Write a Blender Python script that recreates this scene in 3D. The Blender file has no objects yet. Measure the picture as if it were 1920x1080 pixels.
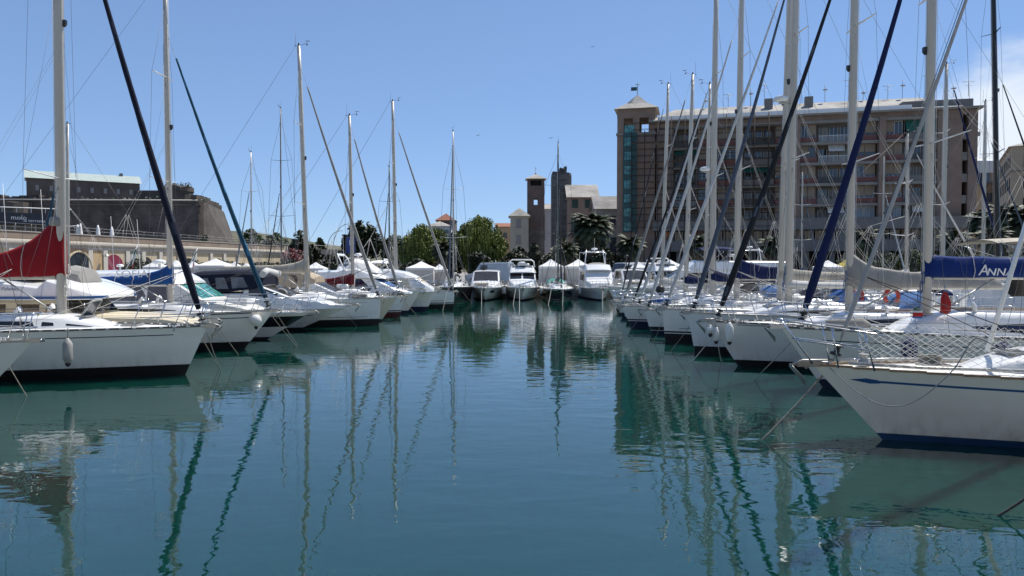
import bpy, math, random
from math import sin, cos, pi, radians, sqrt, atan2
from mathutils import Vector, Matrix, noise

# ---------------------------------------------------------------- camera, sky, sun, exposure
scene = bpy.context.scene
col = scene.collection
F_PX, HOR, EYE = 1350.0, 495.0, 3.1
PITCH = math.atan((540 - HOR) / F_PX)
cam_d = bpy.data.cameras.new('camera'); cam = bpy.data.objects.new('camera', cam_d); col.objects.link(cam)
cam_d.sensor_width = 36; cam_d.lens = F_PX / 1920 * 36; cam_d.clip_end = 6000; cam_d.clip_start = 0.05
cam.location = (0, 0, EYE); cam.rotation_euler = (pi / 2 - PITCH, 0, 0)
scene.camera = cam
scene.render.resolution_x = 1024; scene.render.resolution_y = 576
scene.view_settings.view_transform = 'Standard'; scene.view_settings.look = 'None'
scene.view_settings.exposure = 0.2; scene.view_settings.gamma = 1.0
SUN_EL, SUN_AZ = radians(60), radians(52)
world = bpy.data.worlds.new("World"); scene.world = world; world.use_nodes = True
def build_world():
    nt = world.node_tree; nt.nodes.clear(); N = nt.nodes.new; L = nt.links.new
    out = N('ShaderNodeOutputWorld'); bg = N('ShaderNodeBackground'); sky = N('ShaderNodeTexSky')
    sky.sky_type = 'NISHITA'; sky.sun_disc = False; sky.sun_elevation = SUN_EL; sky.sun_rotation = SUN_AZ
    sky.altitude = 0; sky.air_density = 0.75; sky.dust_density = 0.0; sky.ozone_density = 3.0
    bg.inputs[1].default_value = 0.125
    tc = N('ShaderNodeTexCoord'); sep = N('ShaderNodeSeparateXYZ'); L(tc.outputs['Generated'], sep.inputs[0])
    # cloud bank low on the right
    mp = N('ShaderNodeMapping'); mp.inputs['Scale'].default_value = (3.2, 3.2, 9.0); L(tc.outputs['Generated'], mp.inputs[0])
    nz = N('ShaderNodeTexNoise'); nz.inputs['Scale'].default_value = 2.2; nz.inputs['Detail'].default_value = 7; nz.inputs['Roughness'].default_value = 0.55
    L(mp.outputs[0], nz.inputs['Vector'])
    dv = N('ShaderNodeVectorMath'); dv.operation = 'DISTANCE'
    a = math.atan2(950, 1350); dv.inputs[1].default_value = (sin(a) * .985, cos(a) * .985, 0.145)
    sc = N('ShaderNodeVectorMath'); sc.operation = 'MULTIPLY'; sc.inputs[1].default_value = (1, 1, 1.6); sc.inputs[1].default_value = (1, 1, 1)
    L(tc.outputs['Generated'], sc.inputs[0]); L(sc.outputs[0], dv.inputs[0])
    m1 = N('ShaderNodeMapRange'); m1.inputs[1].default_value = 0.02; m1.inputs[2].default_value = 0.17; m1.inputs[3].default_value = 0.80; m1.inputs[4].default_value = -0.25
    L(dv.outputs['Value'], m1.inputs[0])
    ad = N('ShaderNodeMath'); ad.operation = 'ADD'; L(m1.outputs[0], ad.inputs[0]); L(nz.outputs[0], ad.inputs[1])
    m2 = N('ShaderNodeMapRange'); m2.inputs[1].default_value = 0.62; m2.inputs[2].default_value = 1.15; m2.inputs[4].default_value = 0.85; m2.interpolation_type = 'SMOOTHSTEP'
    L(ad.outputs[0], m2.inputs[0])
    gm = N('ShaderNodeMix'); gm.data_type = 'RGBA'; gm.blend_type = 'MULTIPLY'; gm.inputs[0].default_value = 1.0
    gm.inputs[7].default_value = SKY_TINT; L(sky.outputs[0], gm.inputs[6])
    ga = N('ShaderNodeGamma'); ga.inputs[1].default_value = .55; L(gm.outputs[2], ga.inputs[0])
    g2 = N('ShaderNodeMix'); g2.data_type = 'RGBA'; g2.blend_type = 'MULTIPLY'; g2.inputs[0].default_value = 1.0; g2.inputs[7].default_value = (1.19, 1.58, 2.07, 1); L(ga.outputs[0], g2.inputs[6])
    mx = N('ShaderNodeMix'); mx.data_type = 'RGBA'; L(m2.outputs[0], mx.inputs[0]); L(g2.outputs[2], mx.inputs[6]); mx.inputs[7].default_value = (6.4, 6.8, 7.2, 1)
    L(mx.outputs[2], bg.inputs[0]); L(bg.outputs[0], out.inputs[0])
SKY_TINT = (1.10, 1.03, 1.06, 1)
build_world()
sun_l = bpy.data.lights.new('sun', 'SUN'); sun_l.energy = 5.0; sun_l.angle = radians(0.5); sun_l.color = (1, .95, .87)
sun = bpy.data.objects.new('sun', sun_l); col.objects.link(sun)
sd = Vector((sin(SUN_AZ) * cos(SUN_EL), cos(SUN_AZ) * cos(SUN_EL), sin(SUN_EL)))
sun.rotation_euler = sd.to_track_quat('Z', 'Y').to_euler()

# ---------------------------------------------------------------- measuring the place: photo pixel + distance -> metres
def ray(px, py):
    u, v = (px - 960) / F_PX, (540 - py) / F_PX
    return Vector((u, cos(PITCH) + v * sin(PITCH), -sin(PITCH) + v * cos(PITCH)))
def W(px, py, y):
    r = ray(px, py); t = y / r.y
    return Vector((r.x * t, y, EYE + r.z * t))
def G(px, py, z=0.0):
    r = ray(px, py); t = (z - EYE) / r.z
    return Vector((r.x * t, r.y * t, z))

# ---------------------------------------------------------------- materials
MATS = {}
def mat(name, c, rough=.5, metal=0.0, var=.12, scale=3.0, bump=0.0, spec=.5, c2=None, coat=0.0, trans=0.0, stretch=None, detail=5, lo=.35, hi=.65):
    if name in MATS: return MATS[name]
    m = bpy.data.materials.new(name); m.use_nodes = True
    nt = m.node_tree; p = nt.nodes['Principled BSDF']; N = nt.nodes.new; L = nt.links.new
    p.inputs['Roughness'].default_value = rough; p.inputs['Metallic'].default_value = metal
    p.inputs['Specular IOR Level'].default_value = spec; p.inputs['Coat Weight'].default_value = coat; p.inputs['Coat Roughness'].default_value = .08
    p.inputs['Transmission Weight'].default_value = trans
    tc = N('ShaderNodeTexCoord'); mp = N('ShaderNodeMapping'); L(tc.outputs['Object'], mp.inputs[0])
    if stretch: mp.inputs['Scale'].default_value = stretch
    nz = N('ShaderNodeTexNoise'); nz.inputs['Scale'].default_value = scale; nz.inputs['Detail'].default_value = detail
    L(mp.outputs[0], nz.inputs['Vector'])
    mr = N('ShaderNodeMapRange'); mr.inputs[1].default_value = lo; mr.inputs[2].default_value = hi; L(nz.outputs[0], mr.inputs[0])
    mx = N('ShaderNodeMix'); mx.data_type = 'RGBA'; L(mr.outputs[0], mx.inputs[0])
    if c2 is None: c2 = tuple(x * (1 - var) for x in c)
    mx.inputs[6].default_value = (*c2, 1); mx.inputs[7].default_value = (*c, 1)
    L(mx.outputs[2], p.inputs['Base Color'])
    if bump:
        b = N('ShaderNodeBump'); b.inputs['Strength'].default_value = bump; b.inputs['Distance'].default_value = .05
        L(nz.outputs[0], b.inputs['Height']); L(b.outputs[0], p.inputs['Normal'])
    MATS[name] = m; return m
def stain(m, c=(.40, .37, .26), top=.62, f=.55):
    nt = m.node_tree; p = nt.nodes['Principled BSDF']; N = nt.nodes.new; L = nt.links.new; src = p.inputs['Base Color'].links[0].from_socket
    tc = N('ShaderNodeTexCoord'); sp = N('ShaderNodeSeparateXYZ'); L(tc.outputs['Object'], sp.inputs[0])
    mp = N('ShaderNodeMapping'); mp.inputs['Scale'].default_value = (3.5, 3.5, .35); L(tc.outputs['Object'], mp.inputs[0])
    nz = N('ShaderNodeTexNoise'); nz.inputs['Scale'].default_value = 1.6; nz.inputs['Detail'].default_value = 6; L(mp.outputs[0], nz.inputs['Vector'])
    mr = N('ShaderNodeMapRange'); mr.inputs[1].default_value = top; mr.inputs[2].default_value = .08; L(sp.outputs[2], mr.inputs[0])
    m2 = N('ShaderNodeMapRange'); m2.inputs[1].default_value = .42; m2.inputs[2].default_value = .75; m2.inputs[4].default_value = 1; L(nz.outputs[0], m2.inputs[0])
    ad = N('ShaderNodeMath'); ad.operation = 'MULTIPLY'; L(mr.outputs[0], ad.inputs[0]); L(m2.outputs[0], ad.inputs[1])
    st = N('ShaderNodeMath'); st.operation = 'MULTIPLY'; L(m2.outputs[0], st.inputs[0]); st.inputs[1].default_value = .10
    a2 = N('ShaderNodeMath'); a2.operation = 'ADD'; L(ad.outputs[0], a2.inputs[0]); L(st.outputs[0], a2.inputs[1])
    fm_ = N('ShaderNodeMath'); fm_.operation = 'MULTIPLY'; fm_.inputs[1].default_value = f; fm_.use_clamp = True; L(a2.outputs[0], fm_.inputs[0])
    mx = N('ShaderNodeMix'); mx.data_type = 'RGBA'; L(fm_.outputs[0], mx.inputs[0]); L(src, mx.inputs[6]); mx.inputs[7].default_value = (*c, 1); L(mx.outputs[2], p.inputs['Base Color'])
def brickmat(name, c1, c2, mortar, bw=.5, bh=.25, rough=.9, ms=.012, stain=.35, big=None):
    if name in MATS: return MATS[name]
    m = bpy.data.materials.new(name); m.use_nodes = True
    nt = m.node_tree; p = nt.nodes['Principled BSDF']; N = nt.nodes.new; L = nt.links.new
    p.inputs['Roughness'].default_value = rough
    tc = N('ShaderNodeTexCoord'); sp = N('ShaderNodeSeparateXYZ'); L(tc.outputs['Object'], sp.inputs[0])
    ad = N('ShaderNodeMath'); L(sp.outputs[0], ad.inputs[0]); L(sp.outputs[1], ad.inputs[1])
    cb = N('ShaderNodeCombineXYZ'); L(ad.outputs[0], cb.inputs[0]); L(sp.outputs[2], cb.inputs[1])
    br = N('ShaderNodeTexBrick'); L(cb.outputs[0], br.inputs['Vector']); br.inputs['Scale'].default_value = 1
    br.inputs['Brick Width'].default_value = bw; br.inputs['Row Height'].default_value = bh; br.inputs['Mortar Size'].default_value = ms
    br.inputs['Color1'].default_value = (*c1, 1); br.inputs['Color2'].default_value = (*c2, 1); br.inputs['Mortar'].default_value = (*mortar, 1)
    nz = N('ShaderNodeTexNoise'); nz.inputs['Scale'].default_value = .35; nz.inputs['Detail'].default_value = 8; L(tc.outputs['Object'], nz.inputs['Vector'])
    mr = N('ShaderNodeMapRange'); mr.inputs[1].default_value = .3; mr.inputs[2].default_value = .7; mr.inputs[3].default_value = 1 - stain; mr.inputs[4].default_value = 1.15
    L(nz.outputs[0], mr.inputs[0])
    mx = N('ShaderNodeMix'); mx.data_type = 'RGBA'; mx.blend_type = 'MULTIPLY'; mx.inputs[0].default_value = 1
    L(br.outputs['Color'], mx.inputs[6]); L(mr.outputs[0], mx.inputs[7]); L(mx.outputs[2], p.inputs['Base Color'])
    MATS[name] = m; return m
def emat(name, c, e):
    if name in MATS: return MATS[name]
    m = mat(name, c, .4); p = m.node_tree.nodes['Principled BSDF']
    p.inputs['Emission Color'].default_value = (*c, 1); p.inputs['Emission Strength'].default_value = e
    return m
def glassmat(name, c, rough=.06, c2=None):
    return mat(name, c, rough, 0, .25, 2.0, spec=.7, c2=c2)

gel = mat('gelcoat_white', (.80, .80, .785), .22, var=.07, scale=1.3, coat=.35)
gel2 = mat('gelcoat_warm', (.76, .74, .69), .28, var=.08, scale=1.3, coat=.2)
cream = mat('gelcoat_cream', (.70, .62, .46), .35, var=.08, scale=1.5)
hull_w = mat('hull_white', (.87, .845, .77), .2, var=.08, scale=.9, coat=.4, stretch=(.4, .4, 2.5))
hull_g = mat('hull_grey_white', (.79, .785, .75), .22, var=.08, scale=.9, coat=.4, stretch=(.4, .4, 2.5))
hull_blk = mat('hull_black', (.012, .013, .015), .15, coat=.5)
hull_yel = mat('hull_ivory', (.66, .63, .50), .25, var=.08, coat=.3)
for h_ in (hull_w, hull_g): stain(h_)
boot_blk = mat('antifouling_black', (.008, .008, .009), .6, var=.5)
boot_navy = mat('antifouling_navy', (.010, .016, .05), .5, var=.3)
boot_blue = mat('antifouling_blue', (.015, .06, .16), .5, var=.3)
boot_red = mat('antifouling_red', (.09, .012, .010), .5, var=.3)
str_blk = mat('stripe_black', (.012, .012, .015), .3)
str_navy = mat('stripe_navy', (.012, .02, .08), .3)
str_blue = mat('stripe_blue', (.02, .09, .26), .3)
str_grey = mat('stripe_grey', (.25, .26, .28), .3)
nonskid = mat('deck_nonskid', (.74, .74, .71), .65, var=.10, scale=6, bump=.08)
nonskid2 = mat('deck_nonskid_cream', (.66, .60, .48), .65, var=.12, scale=6, bump=.08)
teak = mat('teak', (.30, .20, .12), .7, var=.35, scale=4, stretch=(1, 14, 1))
alu = mat('mast_aluminium', (.52, .485, .42), .42, .35, var=.10, scale=1.0, stretch=(1, 1, .2))
rail_dk = mat('toe_rail_grey', (.12, .12, .115), .6, var=.2, scale=4)
alu2 = mat('rail_aluminium', (.42, .42, .40), .4, .5, var=.2, scale=4)
whitepaint = mat('white_paint', (.75, .75, .74), .35, var=.06)
steel = mat('stainless_steel', (.62, .62, .62), .18, 1.0, var=.12, scale=8)
wire = mat('rigging_wire', (.12, .12, .125), .5, .3, var=.1)
wire_w = mat('white_rope', (.62, .60, .56), .8, var=.2, scale=20)
rope_d = mat('dark_rope', (.07, .065, .06), .9, var=.4, scale=20)
rope_g = mat('weathered_rope', (.33, .30, .25), .9, var=.4, scale=20, bump=.5)
blackm = mat('black_plastic', (.015, .015, .016), .45)
galv = mat('galvanised_steel', (.38, .38, .37), .5, .7, var=.3, scale=8)
rust = mat('rusty_iron', (.24, .10, .05), .85, var=.5, scale=8, c2=(.12, .07, .05))
win = glassmat('dark_window', (.012, .014, .018))
win_n = glassmat('navy_window', (.008, .012, .045))
win_b = glassmat('smoked_window', (.045, .04, .035), .12)
hatchg = glassmat('hatch_acrylic', (.06, .065, .07), .12)
def fabric(name, c, var=.22): return mat(name, c, .85, 0, var, 1.6, bump=.35, spec=.25, detail=6)
f_red = fabric('red_canvas', (.25, .008, .014))
f_wrap = fabric('faded_navy_canvas', (.035, .045, .075))
f_royal = fabric('royal_blue_canvas', (.006, .028, .15))
f_blue = fabric('blue_canvas', (.012, .07, .24))
f_navy = fabric('navy_canvas', (.010, .018, .075))
f_dknavy = fabric('dark_navy_canvas', (.010, .013, .028))
f_blk = fabric('charcoal_canvas', (.022, .024, .028))
f_slate = fabric('slate_canvas', (.085, .105, .14))
f_grey = fabric('grey_canvas', (.30, .29, .27))
f_beige = fabric('beige_canvas', (.46, .42, .34))
f_sail = fabric('white_sailcloth', (.55, .545, .52), .1)
f_pale = fabric('pale_grey_canvas', (.42, .42, .415))
f_white = fabric('white_canvas', (.74, .73, .71), .08)
f_teal = fabric('teal_canvas', (.016, .070, .115))
f_steelb = fabric('steel_blue_canvas', (.05, .17, .33))
f_crim = fabric('maroon_canvas', (.13, .008, .016))
f_ltb = fabric('light_blue_canvas', (.055, .14, .33))
vinyl = mat('clear_vinyl', (.16, .165, .17), .08, var=.5, scale=2)
letter = mat('lettering_white', (.75, .75, .74), .5)
letter_n = mat('lettering_navy', (.03, .035, .10), .5)
red = mat('red_plastic', (.40, .03, .015), .5)

# ---------------------------------------------------------------- mesh builder
class MB:
    def __init__(s): s.v = []; s.f = []; s.m = []; s.s = []
    def face(s, pts, mi=0, sm=False):
        b = len(s.v); s.v += [tuple(p) for p in pts]; s.f.append(tuple(range(b, b + len(pts)))); s.m.append(mi); s.s.append(sm); return s
    def box(s, c, d, mi=0, rz=0.0, ry=0.0, rx=0.0):
        M = Matrix.Rotation(rz, 3, 'Z') @ Matrix.Rotation(ry, 3, 'Y') @ Matrix.Rotation(rx, 3, 'X') if (rz or ry or rx) else None
        b = len(s.v); c = Vector(c)
        for i in (-.5, .5):
            for j in (-.5, .5):
                for k in (-.5, .5):
                    p = Vector((i * d[0], j * d[1], k * d[2]))
                    if M: p = M @ p
                    s.v.append(tuple(c + p))
        for q in ((0, 1, 3, 2), (4, 6, 7, 5), (0, 4, 5, 1), (2, 3, 7, 6), (0, 2, 6, 4), (1, 5, 7, 3)):
            s.f.append(tuple(b + x for x in q)); s.m.append(mi); s.s.append(False)
        return s
    def rings(s, R, mi=0, sm=True, closed=True, caps=True, mf=None):
        n = len(R[0]); b = len(s.v)
        for r in R: s.v += [tuple(p) for p in r]
        for i in range(len(R) - 1):
            for k in range(n if closed else n - 1):
                k2 = (k + 1) % n
                s.f.append((b + i * n + k, b + i * n + k2, b + (i + 1) * n + k2, b + (i + 1) * n + k))
                s.m.append(mf(i, k) if mf else mi); s.s.append(sm)
        if caps:
            s.f.append(tuple(b + k for k in range(n - 1, -1, -1))); s.m.append(mf(0, 0) if mf else mi); s.s.append(False)
            e = b + (len(R) - 1) * n
            s.f.append(tuple(e + k for k in range(n))); s.m.append(mf(len(R) - 2, 0) if mf else mi); s.s.append(False)
        return s
    def tube(s, P, r, n=6, mi=0, sc=(1, 1), mf=None, caps=True):
        P = [Vector(p) for p in P]; R = []
        up = None
        for i, p in enumerate(P):
            t = (P[min(i + 1, len(P) - 1)] - P[max(i - 1, 0)])
            if t.length < 1e-9: t = Vector((0, 0, 1))
            t.normalize()
            if up is None:
                up = Vector((1, 0, 0)) if abs(t.z) > .6 else Vector((0, 0, 1))
            a = (up - t * up.dot(t))
            if a.length < 1e-6: a = t.orthogonal()
            a.normalize(); bb = t.cross(a); up = a
            rr = r[i] if isinstance(r, (list, tuple)) else r
            R.append([p + a * (cos(2 * pi * k / n) * rr * sc[0]) + bb * (sin(2 * pi * k / n) * rr * sc[1]) for k in range(n)])
        return s.rings(R, mi, True, True, caps, mf)
    def lathe(s, prof, c, n=12, mi=0, mf=None):
        c = Vector(c)
        return s.rings([[c + Vector((r * cos(2 * pi * k / n), r * sin(2 * pi * k / n), z)) for k in range(n)] for r, z in prof], mi, True, True, True, mf)
    def build(s, name, mats, parent=None, label=None, **kw):
        me = bpy.data.meshes.new(name); me.from_pydata(s.v, [], s.f)
        if not isinstance(mats, (list, tuple)): mats = [mats]
        for m in mats: me.materials.append(m)
        me.polygons.foreach_set('material_index', s.m); me.polygons.foreach_set('use_smooth', s.s); me.update()
        o = bpy.data.objects.new(name, me); col.objects.link(o)
        if parent: o.parent = parent
        if label: o['label'] = label
        for k, v in kw.items(): o[k] = v
        return o
def thing(name, label, cat, loc=(0, 0, 0), rz=0.0, group=None):
    o = bpy.data.objects.new(name, None); col.objects.link(o); o.location = loc; o.rotation_euler = (0, 0, rz)
    o.empty_display_size = .3; o['label'] = label; o['category'] = cat
    if group: o['group'] = group
    return o
def tag(o, label, cat, group=None):
    o['label'] = label; o['category'] = cat
    if group: o['group'] = group
    return o
def copy_tree(o, parent=None):
    c = o.copy(); col.objects.link(c); c.parent = parent
    for ch in [x for x in o.children]: copy_tree(ch, c)
    return c
def text(name, s, size, m, parent, loc, rot, shear=0.0, ext=.004, sx=1.0):
    cu = bpy.data.curves.new('t', 'FONT'); cu.body = s; cu.size = size; cu.shear = shear; cu.extrude = ext
    cu.align_x = 'CENTER'; cu.align_y = 'CENTER'; cu.resolution_u = 3
    t = bpy.data.objects.new('t', cu); me = bpy.data.meshes.new_from_object(t); bpy.data.objects.remove(t)
    me.materials.clear(); me.materials.append(m)
    o = bpy.data.objects.new(name, me); col.objects.link(o); o.location = loc; o.rotation_euler = rot; o.scale = (sx, 1, 1)
    o.parent = parent
    return o
def lerp(a, b, t): return a + (b - a) * t
def interp(xs, ys, x):
    if x <= xs[0]: return ys[0]
    for i in range(len(xs) - 1):
        if x <= xs[i + 1]: return lerp(ys[i], ys[i + 1], (x - xs[i]) / (xs[i + 1] - xs[i]))
    return ys[-1]

# ---------------------------------------------------------------- hulls (local: bow foot at origin, +X forward, z=0 water)
SS = [0, .008, .025, .05, .09, .14, .2, .28, .37, .47, .58, .7, .82, .92, 1]
class Hull:
    def __init__(h, L, B, fbb, fbm, oh, kind='sail', tr=.0, full=None):
        h.L, h.B, h.fbb, h.fbm, h.oh, h.kind, h.tr = L, B, fbb, fbm, oh, kind, tr
        h.pw = full or (.80 if kind == 'sail' else .55)
    def sheer(h, s):
        t = max(0, 1 - s / .75); return h.fbm + (h.fbb - h.fbm) * t ** 1.7
    def wd(h, s):
        w = h.B / 2 * sin(pi / 2 * min(s / .58, 1)) ** h.pw
        return max(.02, w * (1 - (.22 if h.kind == 'sail' else .06) * max(0, (s - .58) / .42) ** 2))
    def wl(h, s):
        k = .86 if h.kind == 'sail' else .84; p = 1.15 if h.kind == 'sail' else 1.05
        w = h.B / 2 * k * sin(pi / 2 * min(s / .62, 1)) ** p
        return max(.012, w * (1 - (.35 if h.kind == 'sail' else .04) * max(0, (s - .58) / .42) ** 2))
    def pt(h, s, z):
        sh = h.sheer(s); t = z / sh
        if z >= 0: y = h.wl(s) + (h.wd(s) - h.wl(s)) * t ** (.75 if h.kind == 'sail' else 1.25)
        else: y = h.wl(s) * max(0.15, 1 + z * .9)
        x = -h.L * s + h.oh * (z / h.fbb if z > 0 else z / h.fbb * .9) * (1 - s) ** 2.2 + h.tr * t * max(0, s - .85) / .15
        return x, max(y, .012)
    def deck(h, x, f=1.0):
        """deck edge half width and height at local x"""
        a, b = 0.0, 1.0
        for _ in range(24):
            m = (a + b) / 2
            if h.pt(m, h.sheer(m))[0] > x: a = m
            else: b = m
        s = (a + b) / 2
        return h.pt(s, h.sheer(s))[1] * f, h.sheer(s), s
def make_hull(H, root, m_hull, m_boot, m_str, boot=.12, band=None, deckm=None, stripes=((.80, .83),), white_gap=False, name='hull'):
    # material 0 hull 1 boot 2 stripe 3 band
    lv = [('a', -.55), ('a', -.2), ('a', 0.0), ('a', boot)]
    if white_gap: lv += [('a', boot + .035), ('a', boot + .10)]
    us = {0.14, .3, .5, .68, .9, 1.0}
    for a, b in stripes: us |= {a, b}
    if band: us |= {band[0], band[1]}
    us = sorted(us)
    base = lv[-1][1]
    def z_of(s, l):
        return l[1] if l[0] == 'a' else base + (H.sheer(s) - base) * l[1]
    lv = lv + [('u', u) for u in us]
    def mi(i):
        a, b = lv[i], lv[i + 1]
        if b[0] == 'a':
            if b[1] <= boot + 1e-6: return 1
            return 0 if b[1] < boot + .05 else 1
        lo = 0 if a[0] == 'a' else a[1]; mid = (lo + b[1]) / 2
        for p, q in stripes:
            if p < mid < q: return 2
        if band and band[0] < mid < band[1]: return 3
        return 0
    m = MB()
    for sg in (1, -1):
        R = []
        for s in SS:
            r = []
            for l in lv:
                z = z_of(s, l); x, y = H.pt(s, z); r.append((x, y * sg, z))
            R.append(r)
        m.rings(R, closed=False, caps=False, mf=lambda i, k: (0 if (mi(k) == 2 and SS[i] < .05) else (3 if (mi(k) == 3) else mi(k))))
    # stem and transom
    for s in (0, 1):
        for i in range(len(lv) - 1):
            z0, z1 = z_of(s, lv[i]), z_of(s, lv[i + 1]); a, b = H.pt(s, z0), H.pt(s, z1)
            q = mi(i); q = 0 if q == 2 else q
            m.face([(a[0], -a[1], z0), (a[0], a[1], z0), (b[0], b[1], z1), (b[0], -b[1], z1)], q)
    bandm = band[2] if band else m_str
    hu = m.build(name, [m_hull, m_boot, m_str, bandm], root)
    d = MB(); R = []
    for s in SS:
        zz = H.sheer(s); x, y = H.pt(s, zz); y -= .004
        R.append([(x, y * t, zz - .015 + .05 * H.B / 3.4 * (1 - t * t) * min(1, y)) for t in (-1, -.6, -.25, .25, .6, 1)])
    d.rings(R, closed=False, caps=False); d.build('deck', deckm or nonskid, root)
    return hu
def toe_rail(H, root, kind='alu', s1=1.0):
    m = MB()
    n = 90 if kind == 'slot_glints' else 26
    for sg in (1, -1):
        prev = None
        for i in range(n + 1):
            s = .002 + (s1 - .002) * i / n
            zz = H.sheer(s); x, y = H.pt(s, zz); p = Vector((x, y * sg, zz))
            if prev is not None:
                d = p - prev; c = (p + prev) / 2
                h = .05 if kind != 'teak' else .035
                mi_ = 0
                m.box((c.x, c.y, c.z + h / 2 - .005), (d.length, .022 if kind != 'teak' else .04, h), 0, atan2(d.y, d.x))
                if kind == 'slot_glints' and i % 2:
                    m.box((c.x, c.y, c.z + h * .5), (d.length * .55, .036, h * .6), 1, atan2(d.y, d.x))  # white blocks stand in for the dotted highlights along the rail
            prev = p
    m.build('toe_rail', {'alu': [alu2, alu2], 'slot_glints': [rail_dk, gel], 'teak': [teak, teak], 'white': [gel, gel]}[kind], root)
def rails(H, root, n=5, s0=.10, s1=.95, hgt=.60, pulpit=True, r=.012, low=True, push=True, lines=True, pw=1.0, open_bow=False):
    for sg in (1, -1):
        top = []; mid = []
        for i in range(n):
            s = lerp(s0 + .04, s1, (i + 1) / n); x, y = H.pt(s, H.sheer(s)); y -= .05; z = H.sheer(s)
            mb = MB().tube([(x, y * sg, z), (x, y * sg, z + hgt)], r * .8, 6); mb.box((x, y * sg, z + .02), (.06, .05, .05))
            if lines: mb.build('stanchion', steel, root)
            top.append((x, y * sg, z + hgt)); mid.append((x, y * sg, z + hgt * .52))
        sa = s0; x, y = H.pt(sa, H.sheer(sa)); a = (x, (y - .04) * sg, H.sheer(sa) + hgt)
        if lines:
            l = MB().tube([a] + top, .0038, 4); l.tube([(a[0], a[1], a[2] - hgt * .48)] + mid, .0038, 4); l.build('lifeline', wire, root)
    if pulpit:
        z0 = H.fbb; tipx = H.oh
        P = MB()
        def edge(s, dz, iny=.04):
            x, y = H.pt(s, H.sheer(s)); return x, max(.06, y - iny), H.sheer(s) + dz
        for hz, ext in ((hgt + .03, .16 * pw), (hgt * .5, .05)):
            if hz < hgt and not low: continue
            xa, ya, za = edge(s0, hz); xb, yb, zb = edge(s0 * .35, hz)
            pts = [(xa, ya, za), (xb, yb + .05, zb)]
            arc = []
            for k in range(-4, 5):
                th = k / 4 * pi / 2; arc.append((tipx + ext - .22 + .22 * cos(th), -sin(th) * (yb + .02) * .9, z0 + hz + .01))
            path = [(xa, ya, za), (xb, yb + .03, zb)] + arc + [(xb, -yb - .03, zb), (xa, -ya, za)]
            if open_bow and hz >= hgt:
                P.tube(path[:4], r, 6); P.tube(path[-4:], r, 6)
            else: P.tube(path, r, 6)
        for sg in (1, -1):
            for sb, st in ((s0 * 1.15, s0), (s0 * .5, s0 * .35), (s0 * .12, s0 * .05)):
                xa, ya, za = edge(sb, 0); xb, yb, zb = edge(st, hgt + .02)
                P.tube([(xa, ya * sg, za - .01), (xb + .03, (yb + .03) * sg, zb)], r, 6)
        P.build('pulpit', steel, root)
    if push:
        P = MB(); x, y = H.pt(1, H.sheer(1)); z = H.sheer(1)
        for hz in (hgt, hgt * .5):
            P.tube([(x + .9, y - .02, z + hz), (x + .12, y - .06, z + hz), (x + .06, .5, z + hz)], r, 6)
            P.tube([(x + .9, -y + .02, z + hz), (x + .12, -y + .06, z + hz), (x + .06, -.5, z + hz)], r, 6)
        for yy in (y - .06, .5, -.5, -y + .06): P.tube([(x + .1, yy, z), (x + .1, yy, z + hgt)], r, 6)
        P.build('pushpit', steel, root)
def bow_gear(H, root, anchor=True, am=None, big=1.0, roller=True):
    if not roller: return
    z = H.fbb; x = H.oh
    m = MB(); m.box((x + .02, .07, z + .02), (.55 * big, .015, .09)); m.box((x + .02, -.07, z + .02), (.55 * big, .015, .09)); m.box((x - .05, 0, z), (.4 * big, .13, .02))
    m.tube([(x + .24 * big, -.07, z + .02), (x + .24 * big, .07, z + .02)], .035, 8)
    m.build('bow_roller', steel, root)
    if anchor:
        a = MB(); q = big
        a.tube([(x - .35, 0, z + .07), (x + .18, 0, z + .07), (x + .36 * q, 0, z + .0)], .022 * q, 6, sc=(1.4, .6))
        # plough blades
        tip = Vector((x + .14 * q, 0, z - .36 * q)); top = Vector((x + .40 * q, 0, z + .02)); mid = Vector((x + .30 * q, 0, z - .16 * q))
        for sg in (1, -1):
            w1 = Vector((x + .36 * q, .12 * q * sg, z - .05)); w2 = Vector((x + .18 * q, .10 * q * sg, z - .22 * q))
            off = Vector((.015, 0, .01))
            for o_ in (Vector((0, 0, 0)), off):
                a.face([tip + o_, w2 + o_, mid + o_]); a.face([w2 + o_, w1 + o_, mid + o_]); a.face([w1 + o_, top + o_, mid + o_])
            a.tube([tip, w2, w1, top], .01, 5)
        a.build('anchor', am or galv, root)
    c = MB()
    for sg in (1, -1):
        yy = min(.35, H.deck(H.oh - .9)[0] - .12); c.tube([(H.oh - 1.0, yy * sg, z + .06), (H.oh - .75, yy * sg, z + .06)], .014, 6); c.box((H.oh - .92, yy * sg, z + .03), (.03, .03, .06)); c.box((H.oh - .83, yy * sg, z + .03), (.03, .03, .06))
    c.build('mooring_cleat', steel, root)
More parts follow.
